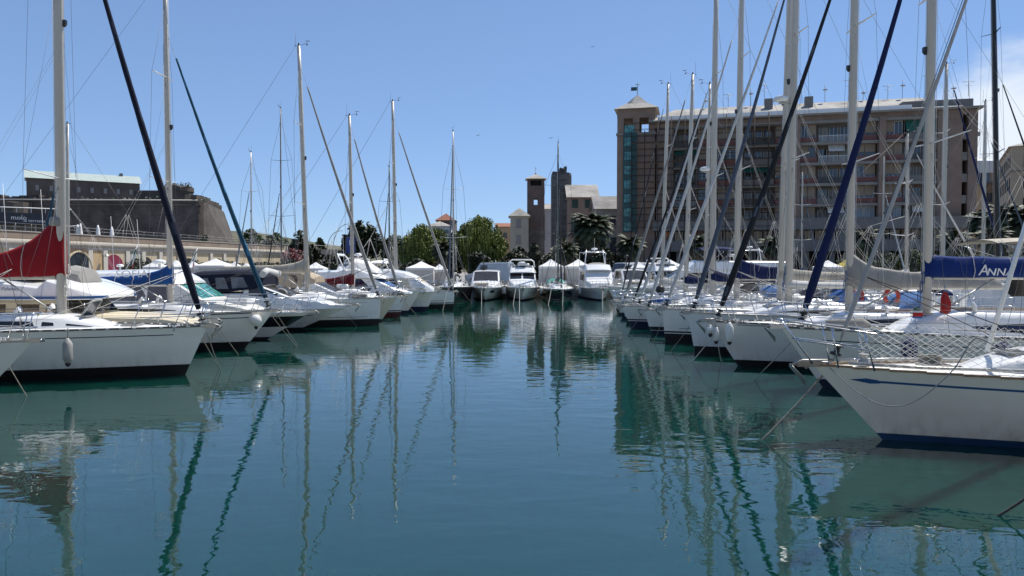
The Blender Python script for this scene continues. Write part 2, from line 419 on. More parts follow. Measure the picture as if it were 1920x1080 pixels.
def coachroof(H, root, xa, xb, h, fr=.62, m=None, winm=None, wins=None, nose=1.2):
    """trunk cabin from local x xa (front) back to xb"""
    m = m or gel; R = []; K = 12; info = []
    for i in range(K + 1):
        t = i / K; x = lerp(xa, xb, t); w, z, s = H.deck(x)
        hh = h * min(1, (abs(xa - x) / nose)) ** .8 * (1 - .0 * t) + .012
        wb = max(.05, w * fr * min(1, .55 + abs(xa - x) / nose * .45)); wt = wb * .84
        zb = z - .03; zt = z + hh
        info.append((x, wb, wt, zb, zt))
        R.append([(x, -wb, zb), (x, -wt - (wb - wt) * .25, zb + (zt - zb) * .78), (x, -wt + .02, zt), (x, -wt * .5, zt + .035), (x, 0, zt + .05), (x, wt * .5, zt + .035), (x, wt - .02, zt), (x, wt + (wb - wt) * .25, zb + (zt - zb) * .78), (x, wb, zb)])
    MB().rings(R, closed=False, caps=False).face([p for p in R[-1]]).build('coachroof', m, root)
    def side(x, f):
        i = min(K - 1, max(0, int((xa - x) / (xa - xb) * K))); a, b = info[i], info[i + 1]
        t = (x - a[0]) / (b[0] - a[0]); wb, wt, zb, zt = [lerp(a[j], b[j], t) for j in (1, 2, 3, 4)]
        fz = zb + (zt - zb) * f; w1 = wt + (wb - wt) * .25
        y = lerp(wb, w1, min(1, f / .78)); return y + .006, fz
    for (x1, x2, f0, f1, taper) in (wins or []):
        for sg in (1, -1):
            mb = MB(); n = 8; R = []
            for i in range(n + 1):
                x = lerp(x1, x2, i / n); e = min(1, i / n * 2.2 + .12) if taper else 1
                ya, za = side(x, f0 + (f1 - f0) * (1 - e) * .5); yb, zb_ = side(x, f1 - (f1 - f0) * (1 - e) * .5)
                R.append([(x, ya * sg, za), (x, yb * sg, zb_), (x, (yb - .02) * sg, zb_), (x, (ya - .02) * sg, za)])
            mb.rings(R, sm=False); mb.build('cabin_window', winm or win, root)
    return info
def hatch(root, x, y, z, w, l, open_=False, ry=0):
    if open_:
        b = MB(); b.box((x, y, z + .02), (l, w, .05)); b.build('hatch_coaming', alu2, root)
        p = MB(); a = radians(55); c = (x + l / 2 - cos(a) * l / 2 + .16, y, z + .05 + sin(a) * l / 2)
        for dx, dy, sx, sy in ((0, w / 2, l, .04), (0, -w / 2, l, .04), (l / 2, 0, .04, w), (-l / 2, 0, .04, w)):
            p.box((c[0] + dx * cos(a), c[1] + dy, c[2] + dx * sin(a)), (sx, sy, .04), 0, 0, -a)
        h = p.build('hatch', alu2, root)
        MB().box(c, (l - .03, w - .03, .012), 0, 0, -a).build('hatch_glass', hatchg, h)
    else:
        h = MB().box((x, y, z + .02), (l, w, .05), 0, 0, ry).build('hatch', alu2, root)
        MB().box((x, y, z + .042), (l - .08, w - .08, .014), 0, 0, ry).build('hatch_glass', hatchg, h)
def sprayhood(H, root, x, m, w=None, h=.62, l=1.1, z0=None):
    ww, z, s = H.deck(x); w = w or ww * .62; z = z0 or z + .3; R = []
    for i, (dx, f) in enumerate(((0, .05), (-.28 * l, .62), (-.6 * l, .95), (-l, 1.0))):
        R.append([(x + dx + (.0 if k not in (0, 12) else .0), w * (1 - .08 * f) * cos(pi * k / 12) * (1 if abs(cos(pi * k / 12)) < .9 else 1), z + h * f * sin(pi * k / 12) ** .55) for k in range(13)])
    o = MB().rings(R, closed=False, caps=False).build('sprayhood', m, root)
    a = MB()
    for k0, k1 in ((3, 5), (5.4, 6.6), (7, 9)):
        q = []
        for ii, f in ((0, .3), (0, .3)):
            pass
        p = []
        for t, k in ((.25, k0), (.25, k1), (.85, k1), (.85, k0)):
            j = int(k); fr_ = k - j
            A = [Vector(R[0][j]).lerp(Vector(R[0][min(12, j + 1)]), fr_), Vector(R[1][j]).lerp(Vector(R[1][min(12, j + 1)]), fr_)]
            p.append(A[0].lerp(A[1], t) + Vector((.012, 0, .012)))
        a.face(p)
    a.build('sprayhood_window', vinyl, o)
def sail_cover(root, xm, z, L, m, hm=.9, h1=.42, h2=.16, wm=.16, up=0.0, boomm=None, collar=.5, seed=1, boom_h=.16, boomr=.075):
    """boom from mast at xm going aft (-x); cover on top"""
    bm = MB().tube([(xm - .1, 0, z), (xm - L * 1.03, 0, z + up)], boomr, 8, sc=(1.25, .8)); bm.build('boom', boomm or alu, root)
    if not m: return None
    rnd = random.Random(seed); R = []; n = 22
    for i in range(n + 1):
        fw = .17 if hm > 1.7 else .14; u = i / n; x = xm + fw - (L * .98 + fw) * u
        if u < .02: hh = hm * .96
        else: hh = h1 + (h2 - h1) * u + (hm - h1) * math.exp(-(max(0, u * L - (fw if hm > 1.7 else 0)) / (collar * (1.7 if hm > 1.7 else 1))) ** (1.0 if hm > 1.7 else 1.3))
        ww = wm * (1 - .45 * u) * (1 if i else .7)
        zb = z + up * u - boom_h * .4
        wr = noise.noise(Vector((u * 9, seed * 3.1, 0))) * .03
        hh *= (1 + wr * 2) if i else 1
        r = []
        for k in range(10):
            t = 2 * pi * k / 10; cz = .5 - .5 * cos(t); yy = sin(t) * ww * (1 - .55 * cz) * (1.35 if cz < .4 else 1)
            yy += noise.noise(Vector((u * 14, k * .9, seed))) * .02
            r.append((x + noise.noise(Vector((u * 6, cz * 3, seed))) * .04, yy, zb + cz * hh + noise.noise(Vector((u * 11, k * .5, seed + 7))) * .02))
        R.append(r)
    cv = MB().rings(R).build('sail_cover', m, root)
    for i in (5, 9, 13, 17, 20):
        c = sum((Vector(p) for p in R[i]), Vector()) / 10; lo = Vector((c.x, 0, z + up * i / n - boomr * 1.5))
        pts = [c + (Vector(p) - c) * 1.03 for p in R[i]]; pts[0] = lo; pts.append(pts[0])
        MB().tube(pts, .010, 4).build('cover_tie', wire_w, cv)
    return cv
def side_w(u, wm): return wm * (1 - .45 * u)

WR = [.0045]
def rig(H, root, xm, xt, zt, mw=.17, mm=None, spr=(.38, .70), sprL=.95, stay=None, jib=None, jr=.075, backstay=True, radar=None, wraps=None, lazy=None, gear=True, lights=True, sprz=.1, ztr=None, jibtop=.9, cap=True, seed=0, jib2=None):
    """xm base x, xt,zt top. stay=(x0,z0,x1,z1)"""
    mm = mm or alu
    zd = H.deck(xm)[1] + (.30 if True else 0)
    def mp(f): return Vector((lerp(xm, xt, f), 0, lerp(zd, zt, f)))
    n = 8; P = [mp(i / n) for i in range(n + 1)]
    M = MB().tube([P[0] - Vector((0, 0, .35))] + P, [mw / 2] * (n - 1) + [mw / 2 * .95, mw / 2 * .85, mw / 2 * .72], 12, sc=(1.0, .68))
    for sg in (1, -1): M.tube([P[0] + Vector((-mw * .46, .0 + .02 * sg, 0)), P[-1] + Vector((-mw * .32, .0 + .02 * sg, 0))], .012, 4)
    mast = M.build('mast', mm, root)
    hal = MB()
    for k, (ox, oy) in enumerate(((.52, .05), (.52, -.05), (-.55, .06), (-.55, -.04))):
        f1 = (.98, .86, .98, .8)[k]; a, b = mp(.01), mp(f1)
        hal.tube([a + Vector((ox * mw * 1.05, oy, 0)), b + Vector((ox * mw * .8, oy, 0))], .006, 4)
    hal.build('halyard', wire_w, root)
    wdk, zk, _ = H.deck(xm - .15)
    wdk -= .05
    tips = {1: [], -1: []}
    for i, f in enumerate(spr):
        c = mp(f); l = sprL * (1 - .22 * i)
        for sg in (1, -1):
            tpt = c + Vector((-.22 * l, l * sg, sprz * l)); tips[sg].append(tpt)
            MB().tube([c + Vector((0, mw * .3 * sg, 0)), tpt], [.032, .02], 6, sc=(.6, 1.5)).build('spreader', mm if mm is not alu else whitepaint, root)
    top = mp(.985 if backstay else .97)
    for sg in (1, -1):
        s = MB(); chain = Vector((xm - .18, wdk * sg, zk + .03))
        s.tube([chain] + tips[sg] + [mp(.93 if stay else .985)], WR[0], 4)
        if tips[sg]:
            s.tube([chain + Vector((.35, 0, 0)), mp(spr[0]) + Vector((0, .04 * sg, -.1))], WR[0], 4)
            s.tube([chain + Vector((-.35, 0, 0)), mp(spr[0]) + Vector((0, .04 * sg, -.1))], WR[0], 4)
            if len(tips[sg]) > 1: s.tube([tips[sg][0], mp(spr[1]) + Vector((0, .04 * sg, -.1))], .0035, 4)
        s.build('shroud', wire, root)
    if backstay:
        xs, ys = H.pt(.99, H.sheer(.99)); zs = H.sheer(1)
        b = MB(); j = Vector((xs + .8, 0, zs + 2.6)); b.tube([mp(1.0) + Vector((-.15, 0, 0)), j], WR[0], 4)
        for sg in (1, -1): b.tube([j, (xs + .05, ys * .8 * sg, zs)], WR[0], 4)
        b.build('backstay', wire, root)
    if stay:
        a = Vector((stay[0], 0, stay[1])); dirn = Vector((stay[2] - stay[0], 0, stay[3] - stay[1])).normalized()
        # intersection with mast line
        md = mp(1) - mp(0); den = dirn.x * md.z - dirn.z * md.x
        t = ((mp(0).x - a.x) * md.z - (mp(0).z - a.z) * md.x) / den
        f = (a.z + dirn.z * t - mp(0).z) / md.z
        if f > .985 or t < 0: e = mp(.985) + Vector((.05, 0, 0)); 
        else: e = a + dirn * t
        dv = (e - a); Ls = dv.length; dn = dv.normalized()
        MB().tube([a, e], .006, 5).build('forestay', wire, root)
        if jib:
            z0 = .45; L1 = Ls * jibtop; n = 34; rr = []; PP = []
            rnd = random.Random(seed)
            sagv = Vector((-.5, 0, -.25)).normalized()
            for i in range(n + 1):
                t = i / n; PP.append(a + dn * lerp(z0, L1, t) + sagv * (sin(pi * t) * .06))
                base = jr * interp([0, .05, .3, 1], [.7, 1.12, 1.0, .42], t)
                rr.append(base * (1 + .13 * noise.noise(Vector((t * 22, seed, 0)))))
            mats = [jib, wraps or jib]; 
            MB().tube(PP, rr, 8, mf=(lambda i, k: 1 if (k - i) % 8 == 0 and wraps and i % 3 != 2 else 0), sc=(1, .8)).build('furled_jib', mats, root)
            d = MB().tube([a + dn * .12, a + dn * .17, a + dn * .18, a + dn * .28, a + dn * .29, a + dn * .34], [.10, .10, .05, .05, .10, .10], 10); d.build('furling_drum', blackm, root)
    if gear:
        t = mp(1)
        g = MB().tube([t, t + Vector((-.22, 0, .03))], .012, 5); g.tube([t + Vector((.02, 0, 0)), t + Vector((.42, 0, .14))], .008, 4); g.tube([t + Vector((.42, 0, .06)), t + Vector((.42, 0, .24))], .008, 4)
        g.tube([t + Vector((.30, 0, .24)), t + Vector((.56, 0, .24))], [.004, .022], 4)
        g.lathe([(.02, -.03), (.05, -.02), (.05, .01), (.02, .02)], t + Vector((.42, 0, .06)), 6)
        g.build('wind_instrument', blackm, root)
        MB().tube([t + Vector((-.15, 0, 0)), t + Vector((-.15, 0, .75))], .006, 4).build('vhf_antenna', wire, root)
        h = MB().lathe([(.03, 0), (.04, .03), (.04, .12), (.02, .15)], t, 8); h.build('masthead_light', blackm, root)
    if lights:
        c = mp(.55) + Vector((mw * .62, 0, 0)); MB().box(c, (.10, .09, .13)).lathe([(.03, -.12), (.06, -.06)], c, 6).build('steaming_light', blackm, root)
    if radar:
        c = mp(radar) + Vector((mw * .5 + .28, 0, .05)); MB().lathe([(.16, -.06), (.24, -.02), (.25, .03), (.23, .10), (.12, .14), (.02, .15)], c, 18).build('radar_dome', gel, root)
        MB().box(c + Vector((-.2, 0, -.10)), (.5, .14, .04)).build('radar_bracket', alu2, root)
    if lazy:
        l = MB()
        for sg in (1, -1):
            a = mp(.5) + Vector((-.05, .05 * sg, 0)); q = Vector((xm - lazy[0] * .45, .1 * sg, lazy[1] + 2.2))
            l.tube([a, q], WR[0] * .8, 4)
            for u in (.25, .55, .85): l.tube([q, (xm - lazy[0] * u, .12 * sg, lazy[1])], WR[0] * .8, 4)
        l.build('lazy_jack', wire_w, root)
    return mp
def fender(label, pos, rz=0, m=None, L=.62, r=.12, top=None, ball=False, group=None):
    pos = Vector(pos); t = thing('fender', label, 'fender', pos, rz, group)
    if ball: prof = [(.03, L / 2 + .05)] + [(max(.02, r * sin(pi * k / 10)), r * cos(pi * k / 10)) for k in range(1, 10)] + [(.03, -r - .04)]
    else: prof = [(.03, L / 2 + .08), (.05, L / 2 + .04), (r * .7, L / 2), (r, L / 2 - .07), (r, 0), (r * .98, -L / 2 + .07), (r * .7, -L / 2), (.05, -L / 2 - .04)]
    MB().lathe(prof, (0, 0, 0), 14).build('fender_body', m or gel2, t)
    zz = -L / 2 if not ball else -r
    MB().lathe([(.055, zz - .02), (.075, zz - .04), (.045, zz - .11), (.01, zz - .13)], (0, 0, 0), 8).build('fender_end', blackm, t)
    if top: MB().tube([(0, 0, (L / 2 if not ball else r) + .04), Vector(top) - pos], .009, 5).build('fender_rope', rope_d, t)
    return t
def mooring(label, a, b, m=None, r=.013, sag=.1, group=None, n=12):
    a, b = Vector(a), Vector(b); P = []
    for i in range(n + 1):
        t = i / n; p = a.lerp(b, t) - Vector((0, 0, sag * 4 * t * (1 - t))); P.append(p)
    d = b - a
    if b.z < .05: P.append(b + d.normalized() * .5 + Vector((0, 0, -.15)))
    o = MB().tube(P, r, 6).build('mooring_line', m or rope_g); return tag(o, label, 'rope', group)

def sailboat(label, d, foot, tip, side, L, B, fbm, mast, stay, jib=None, cover=None, hullm=None, bootm=None, strm=None, boot=.12, stripes=((.80, .83),), toe='alu', deckm=None, cabin=True, wins=None, hood=None, near=False, mm=None, radar=None, wraps=None, jr=.075, boom=None, nst=5, winm=None, anchor=True, cat='sailboat', band=None, white_gap=False, group='sailing yachts moored along the channel', spr=(.38, .70), cabh=.34, cabx=None, full=None, s0=.11, gear=True, pw=1.0, jibtop=.9, am=None, hgt=.6, seed=1, tr=-.3, backstay=True, sprL=.95, wheel=True, open_bow=False, boomz=1.1, rot=-pi / 2):
    """row boat: foot px, tip (px,py), side -1 left row (bow +X) / +1 right row (bow -X)"""
    if side == 0:      # bow towards the near quay, metric values
        X0 = foot; oh, fbb = tip; lc = lambda a, b: (a, b)
        root = thing('sailboat', label, cat, (X0, d, 0), rot, group)
    else:
        dx = 1 if side < 0 else -1
        X0 = W(foot, 540, d).x
        tp = W(tip[0], tip[1], d); oh = (tp.x - X0) * dx; fbb = tp.z
        root = thing('sailboat', label, cat, (X0, d, 0), 0 if dx > 0 else pi, group)
        def lc(px, py):
            w = W(px, py, d); return ((w.x - X0) * dx, w.z)
    H = Hull(L, B, fbb, fbm, max(oh, .02), 'sail', tr, full); WR[0] = max(.0045, d * .0002)
    make_hull(H, root, hullm or hull_w, bootm or boot_blk, strm or str_blk, boot, band, deckm, stripes, white_gap)
    toe_rail(H, root, toe)
    xb, _ = lc(mast[0], 540); xt, zt = lc(mast[1], mast[2])
    ca = cabx if cabx is not None else xb + 1.5
    ce = -L * .66
    if cabin:
        info = coachroof(H, root, ca, ce, cabh, .62, None, winm, wins or [(ca - .9, ce + .5, .3, .72, True)], 1.3)
    st = None
    if stay:
        a = lc(stay[0], stay[1]); b = lc(stay[2], stay[3]); st = (a[0], a[1], b[0], b[1])
        st = (min(a[0], H.oh - .1), fbb + .05, b[0], b[1])
    mp = rig(H, root, xb, xt, zt, mast[3], mm, spr, sprL, st, jib, jr, backstay, radar, wraps, (boom[0], boomz + H.deck(xb)[1] + .3) if boom else None, gear, True, seed=seed, jibtop=jibtop)
    w, z, s = H.deck(xb)
    if boom:
        bl, cm, hm, h1, h2 = boom; bz = z + .3 + boomz - .3
        cv = sail_cover(root, mp(.08).x - .05, bz, bl, cm, hm, h1, h2, seed=seed)
        ms = MB().tube([(xb - bl * .75, 0, bz), (xb - bl * .72, .12, z + .35)], .007, 4); ms.tube([(xb - bl * .77, 0, bz), (xb - bl * .72, -.12, z + .35)], .007, 4)
        ms.build('mainsheet', wire_w, root)
        kk = MB().tube([(mp(.01).x - .1, 0, z + .35), (xb - bl * .33, 0, bz - .05)], .025, 6); kk.build('boom_vang', alu2, root)
    else: cv = None
    rails(H, root, nst, s0, .95, hgt, r=.0125, pw=pw, open_bow=open_bow)
    bow_gear(H, root, anchor, am, 1.0 if near else .72)
    zc = z + cabh
    fx = (ca + H.oh) / 2 - .2
    hatch(root, min(ca - .95, ca - .9), 0, H.deck(ca - .95)[1] + cabh * .78 + .03, .5, .5, open_=near and side < 0)
    if near: hatch(root, ca + .45, 0, H.deck(ca + .4)[1] + .04, .45, .45)
    hatch(root, xb - .9, 0, z + cabh + .045, .45, .45)
    # winches, coamings, wheel
    wb, zb, _ = H.deck(ce - .6)
    c = MB()
    for sg in (1, -1): c.box((ce - 1.2, (wb * .66) * sg, zb + .12), (2.4, .16, .28))
    c.build('cockpit_coaming', gel, root)
    for sg in (1, -1):
        for xx in (ce - .5, ce - 1.4):
            MB().lathe([(.08, 0), (.09, .03), (.055, .07), (.055, .12), (.075, .16), (.06, .18)], (xx, wb * .66 * sg, zb + .26), 10).build('winch', steel, root)
    if wheel:
        ww = MB(); cx = ce - 2.0
        ww.tube([(cx, .42 * cos(2 * pi * k / 20), zb + .62 + .42 * sin(2 * pi * k / 20)) for k in range(21)], .016, 5)
        for k in range(5): ww.tube([(cx, 0, zb + .62), (cx, .42 * cos(2 * pi * k / 5), zb + .62 + .42 * sin(2 * pi * k / 5))], .01, 4)
        ww.build('steering_wheel', steel, root); MB().lathe([(.12, 0), (.1, .5), (.13, .62), (.13, .75)], (cx + .12, 0, zb + .02), 8).build('helm_pedestal', gel, root)
    if hood: sprayhood(H, root, ce + .9, hood, z0=zb + cabh * .7, w=wb * .6)
    # grab rails, vents, lines on deck
    g = MB()
    for sg in (1, -1):
        y = w * .38; xs = [lerp(xb - .3, ce + .5, i / 4) for i in range(5)]
        g.tube([(x, y * sg, H.deck(x)[1] + cabh + .09) for x in xs], .012, 5)
        for x in xs: g.box((x, y * sg, H.deck(x)[1] + cabh + .05), (.03, .02, .08))
    g.build('grab_rail', steel if not near else teak, root)
    # clutter: genoa sheets, halyard coils, stowed gear
    rnd = random.Random(seed * 7 + 1)
    if st:
        e = Vector((st[0], 0, st[1])) + Vector((st[2] - st[0], 0, st[3] - st[1])).normalized() * 1.6
        gs = MB()
        for sg in (1, -1):
            yy = w * .8; gs.tube([e, (xb - .4, yy * sg, z + .12), (ce - .5, wb * .7 * sg, zb + .3)], .008, 4)
        gs.build('genoa_sheet', rnd.choice([wire_w, rope_d, rope_g]), root)
    hc = MB()
    for k in range(3):
        a = mp(.055 + .02 * k) + Vector((mast[3] * .6, -.09 + .09 * k, 0))
        hc.tube([a + Vector((0, .06 * cos(t * .9), .16 * sin(t * .9) - .1)) for t in range(15)], .012, 4)
    hc.build('halyard_coil', rnd.choice([wire_w, rope_g, mat('blue_rope', (.03, .10, .25), .8, var=.3)]), root)
    k = rnd.randrange(4); x0 = xb + .9
    if k == 0: MB().tube([(ca - .2, .35, z + .08), (ce + .4, .55, z + cabh + .12)], .04, 8).build('spinnaker_pole', alu, root)
    if k in (1, 3): MB().tube([(xb - .9, -.28, z + cabh + .17), (xb - .85, -.28, z + cabh + .17), (xb - .25, -.28, z + cabh + .17), (xb - .2, -.28, z + cabh + .17)], [.10, .15, .15, .10], 10).build('liferaft_canister', gel, root)
    if k in (2, 3): MB().tube([(ca + .5, .1, H.deck(ca + .5)[1] + .12), (ca + .7, .1, H.deck(ca + .5)[1] + .16), (ca + 1.5, -.1, H.deck(ca + .5)[1] + .14)], [.08, .16, .10], 8).build('sail_bag', rnd.choice([f_navy, f_blue, f_grey]), root)
    for sg in (1, -1): MB().tube([(xb - .8, .5 * sg * w, z + cabh), (xb - .8, .5 * sg * w, z + cabh + .16), (xb - .68, .5 * sg * w, z + cabh + .22)], [.06, .05, .09], 8).build('cowl_vent', gel, root)
    return root, H, lc, mp, cv

# ---------------------------------------------------------------- motor yachts
class Trunk:
    """lofted superstructure. secs: (x, zb, zt, wb, wt) front to back, local"""
    def __init__(t, secs, camber=.05, ch=.06): t.s = secs; t.c = camber; t.ch = ch
    def ring(t, x, zb, zt, wb, wt):
        c, h = t.c, min(t.ch, max(.004, (zt - zb) * .4)); k = (zt - h - zb) / max(.001, zt - zb); wm = lerp(wb, wt, k)
        w2 = max(.01, wt - h)
        return [(x, -wb, zb), (x, -wm, zt - h), (x, -w2, zt), (x, -w2 * .5, zt + c * .75), (x, 0, zt + c), (x, w2 * .5, zt + c * .75), (x, w2, zt), (x, wm, zt - h), (x, wb, zb)]
    def build(t, name, m, root, sm=False, label=None):
        R = [t.ring(*s) for s in t.s]
        mb = MB().rings(R, closed=True, caps=True, sm=sm); return mb.build(name, m, root, label)
    def at(t, x):
        xs = [-s[0] for s in t.s]; return [interp(xs, [s[j] for s in t.s], -x) for j in range(1, 5)]
    def side(t, x, f, off=.008):
        zb, zt, wb, wt = t.at(x); return lerp(wb, wt, f) + off, lerp(zb, zt, f)
    def window(t, root, xa, xb, f0, f1, m, sl=0.0, sr=0.0, name='window', sides=(1, -1), n=6, r=0):
        out = []
        for sg in sides:
            R = []
            for i in range(n + 1):
                u = i / n; g0, g1 = f0, f1
                if r: e = max(0, abs(u - .5) * 2 - (1 - r)) / r; q = (1 - sqrt(max(0, 1 - e * e))) * .5; g0 = lerp(f0, f1, q); g1 = lerp(f1, f0, q)
                x0 = lerp(xa, xb, u); x1 = lerp(xa - sl, xb + sr, u)
                ya, za = t.side(x0, g0); yb, zb = t.side(x1, g1)
                R.append([(x0, ya * sg, za), (x1, yb * sg, zb), (x1, (yb - .03) * sg, zb), (x0, (ya - .03) * sg, za)])
            out.append(MB().rings(R, sm=False).build(name, m, root))
        return out
    def screen(t, root, i, m, n=3, inset=.07, a=.08, b=.92, gap=.05, name='windscreen', wipers=True, frame=None):
        """glass on the sloped top between section i and i+1"""
        s0, s1 = t.s[i], t.s[i + 1]
        def P(u, v):
            x = lerp(s0[0], s1[0], v); w = lerp(s0[4], s1[4], v) - inset; z = lerp(s0[2], s1[2], v) + t.c * (1 - (u * 2 - 1) ** 2) * .95
            nx, nz = (s1[2] - s0[2]), (s0[0] - s1[0]); l = sqrt(nx * nx + nz * nz)
            return Vector((x + nx / l * .014, lerp(-w, w, u), z + nz / l * .014))
        for k in range(n):
            u0, u1 = k / n + gap / 2 * (k > 0), (k + 1) / n - gap / 2 * (k < n - 1); R = []
            for j in range(4):
                u = lerp(u0, u1, j / 3); R.append([P(u, a), P(u, b), P(u, b) - Vector((.0, 0, .03)), P(u, a) - Vector((0, 0, .03))])
            MB().rings(R, sm=False).build(name, m, root)
            if wipers: MB().tube([P((u0 + u1) / 2, a) + Vector((.03, 0, .02)), P((u0 + u1) / 2 + .06, .75) + Vector((.03, 0, .02))], .01, 4).build('wiper', blackm, root)
def arch(root, x, y, z, h, w=.16, lean=.35, m=None, name='radar_arch'):
    P = [(x, -y, z), (x - lean * .7, -y * .97, z + h * .8), (x - lean, -y * .8, z + h), (x - lean, y * .8, z + h), (x - lean * .7, y * .97, z + h * .8), (x, y, z)]
    return MB().tube(P, w / 2, 8, sc=(.45, 1.3)).build(name, m or gel, root)
def radar_unit(root, x, y, z, r=.28, mast=.25):
    MB().lathe([(.05, 0), (.05, mast)], (x, y, z), 8).build('radar_pedestal', gel, root)
    MB().lathe([(.1, 0), (r * .9, .02), (r, .08), (r * .9, .15), (r * .4, .19), (.02, .2)], (x, y, z + mast), 16).build('radar_dome', gel, root)
def antenna(root, x, y, z, h=1.6, lean=.1): MB().tube([(x, y, z), (x - lean, y, z + h)], [.012, .005], 4).build('antenna', whitepaint, root)
def bimini(root, xa, xb, y, z, h, m, name='bimini'):
    R = []; K = 6
    for i in range(K + 1):
        u = i / K; x = lerp(xa, xb, u); zz = z + h - .10 * (2 * u - 1) ** 2
        R.append([(x, y * cos(pi * k / 8) * (1 if abs(cos(pi * k / 8)) < .95 else 1), zz - .16 * abs(cos(pi * k / 8)) ** 3) for k in range(9)])
    o = MB().rings(R, closed=False, caps=False).rings([[(p[0], p[1], p[2] - .03) for p in r] for r in R], closed=False, caps=False).build(name, m, root)
    f = MB(); xm = (xa + xb) / 2
    for sg in (1, -1):
        for xx in (xa, xb, xm): f.tube([(xm, y * sg, z), (xx, y * sg * .99, z + h - .2)], .014, 5)
    f.build('bimini_frame', steel, root); return o
def powerboat(label, loc, rz, L, B, fbb, fbm, oh, hullm=None, bootm=None, boot=.10, band=None, stripes=((.80, .83),), strm=None, deckm=None, group='motor yachts moored along the channel', cat='motorboat', rail=.55, full=None, nst=6, s0=.08, anchor=True, am=None, fd=True, white=False, toe='white'):
    root = thing('motor_yacht', label, cat, loc, rz, group)
    H = Hull(L, B, fbb, fbm, oh, 'motor', -.1, full)
    make_hull(H, root, hullm or hull_w, bootm or boot_blk, strm or str_navy, boot, band, deckm, stripes)
    toe_rail(H, root, toe)
    if rail:
        rails(H, root, nst, s0, .62, rail, push=False, r=.014, pw=.8)
        top = MB()
        for sg in (1, -1):
            top.tube([(H.pt(s, 1)[0] if 0 else H.pt(s, H.sheer(s))[0], (H.pt(s, H.sheer(s))[1] - .05) * sg, H.sheer(s) + rail) for s in (s0, .2, .35, .5, .62)] + [(H.pt(.66, H.sheer(.66))[0], (H.pt(.66, H.sheer(.66))[1] - .05) * sg, H.sheer(.66))], .014, 5)
        top.build('handrail', steel, root)
    bow_gear(H, root, anchor, am, .9, cat != 'dinghy')
    if fd:
        x = oh - 1.6; hatch(root, x, 0, H.deck(x)[1] + .05, .5, .5)
    c = MB(); c.box((oh - .7, 0, fbb + .08), (.28, .2, .16)).tube([(oh - .7, .1, fbb + .1), (oh - .7, .2, fbb + .1)], .07, 8); c.build('anchor_windlass', steel, root)
    return root, H
def saloon(H, root, xf, xs, xe, hs, hr, fr=.80, top=.74, m=None, winm=None, scr=None, wins=((.02, .98, .35, .85),), npane=3, brow=.0, z0=-.05):
    """deck saloon: foot of screen xf, head of screen xs, aft end xe; hr roof height above deck"""
    m = m or gel
    def sec(x, h, k=1.0):
        w, z, s = H.deck(x); return (x, z + z0, z + h, max(.06, w * fr * k), max(.05, w * fr * (top / fr if h > .5 else .97) * k))
    w0 = H.deck(xs)[0]
    S = [sec(xf + hs[0], .06, .55), sec(xf + .15, hs[1] * .85, .92), sec(xf, hs[1])]
    zs = H.deck(xs)[1] + hr
    S += [(xs, H.deck(xs)[1] + z0, zs, w0 * fr, w0 * top)]
    for t in (.33, .66, 1):
        x = lerp(xs, xe, t); w, z, s = H.deck(x); S.append((x, z + z0, zs + .04 * sin(pi * t) - .08 * t, w * fr, w * top))
    T = Trunk(S); T.build('deckhouse', m, root)
    T.screen(root, 2, scr or winm or win, npane)
    for a, b, f0, f1 in wins: T.window(root, lerp(xs + (xf - xs) * .35, xe, a), lerp(xs, xe, b), f0, f1, winm or win, sl=.3, sr=.0, r=.15)
    return T, zs

# ================================================================ THE SETTING: water, quays, ground
def build_water():
    m = bpy.data.materials.new('harbour_water'); m.use_nodes = True; nt = m.node_tree; p = nt.nodes['Principled BSDF']; N = nt.nodes.new; L = nt.links.new
    p.inputs['Base Color'].default_value = (.003, .040, .031, 1); p.inputs['Roughness'].default_value = .0; p.inputs['IOR'].default_value = 1.97
    p.inputs['Specular IOR Level'].default_value = .5
    p.inputs['Subsurface Weight'].default_value = 1.0; p.inputs['Subsurface Radius'].default_value = (.5, 1.6, 1.3); p.inputs['Subsurface Scale'].default_value = 1.0
    tc = N('ShaderNodeTexCoord')
    def nz(scale, stretch, det, rough=.5, dist=0.0, rot=0):
        mp = N('ShaderNodeMapping'); mp.inputs['Scale'].default_value = stretch; mp.inputs['Rotation'].default_value = (0, 0, rot); L(tc.outputs['Object'], mp.inputs[0])
        n = N('ShaderNodeTexNoise'); n.inputs['Scale'].default_value = scale; n.inputs['Detail'].default_value = det; n.inputs['Roughness'].default_value = rough; n.inputs['Distortion'].default_value = dist
        L(mp.outputs[0], n.inputs['Vector']); return n
    a = nz(1.15, (.75, 1.5, 1), 2.0, .5, .4, .35); b = nz(4.5, (.8, 1.3, 1), 2.0, .5, .3, -.3); g = nz(.09, (1, 1, 1), 2.0)
    def mul(x, k):
        q = N('ShaderNodeMath'); q.operation = 'MULTIPLY'; L(x, q.inputs[0])
        if isinstance(k, float): q.inputs[1].default_value = k
        else: L(k, q.inputs[1])
        return q.outputs[0]
    s = N('ShaderNodeMath'); L(mul(a.outputs[0], WAVE_A), s.inputs[0]); L(mul(b.outputs[0], WAVE_B), s.inputs[1])
    mr = N('ShaderNodeMapRange'); mr.inputs[1].default_value = .38; mr.inputs[2].default_value = .62; mr.inputs[3].default_value = .45; mr.inputs[4].default_value = 1.0; L(g.outputs[0], mr.inputs[0])
    bp = N('ShaderNodeBump'); bp.inputs['Strength'].default_value = 1.0; bp.inputs['Distance'].default_value = 1.0; L(mul(s.outputs[0], mr.outputs[0]), bp.inputs['Height'])
    L(bp.outputs[0], p.inputs['Normal'])
    o = MB().face([(-400, -120, 0), (400, -120, 0), (400, 76, 0), (-400, 76, 0)]).build('water', m); o['kind'] = 'structure'
WAVE_A, WAVE_B = .0125, .0024
build_water()
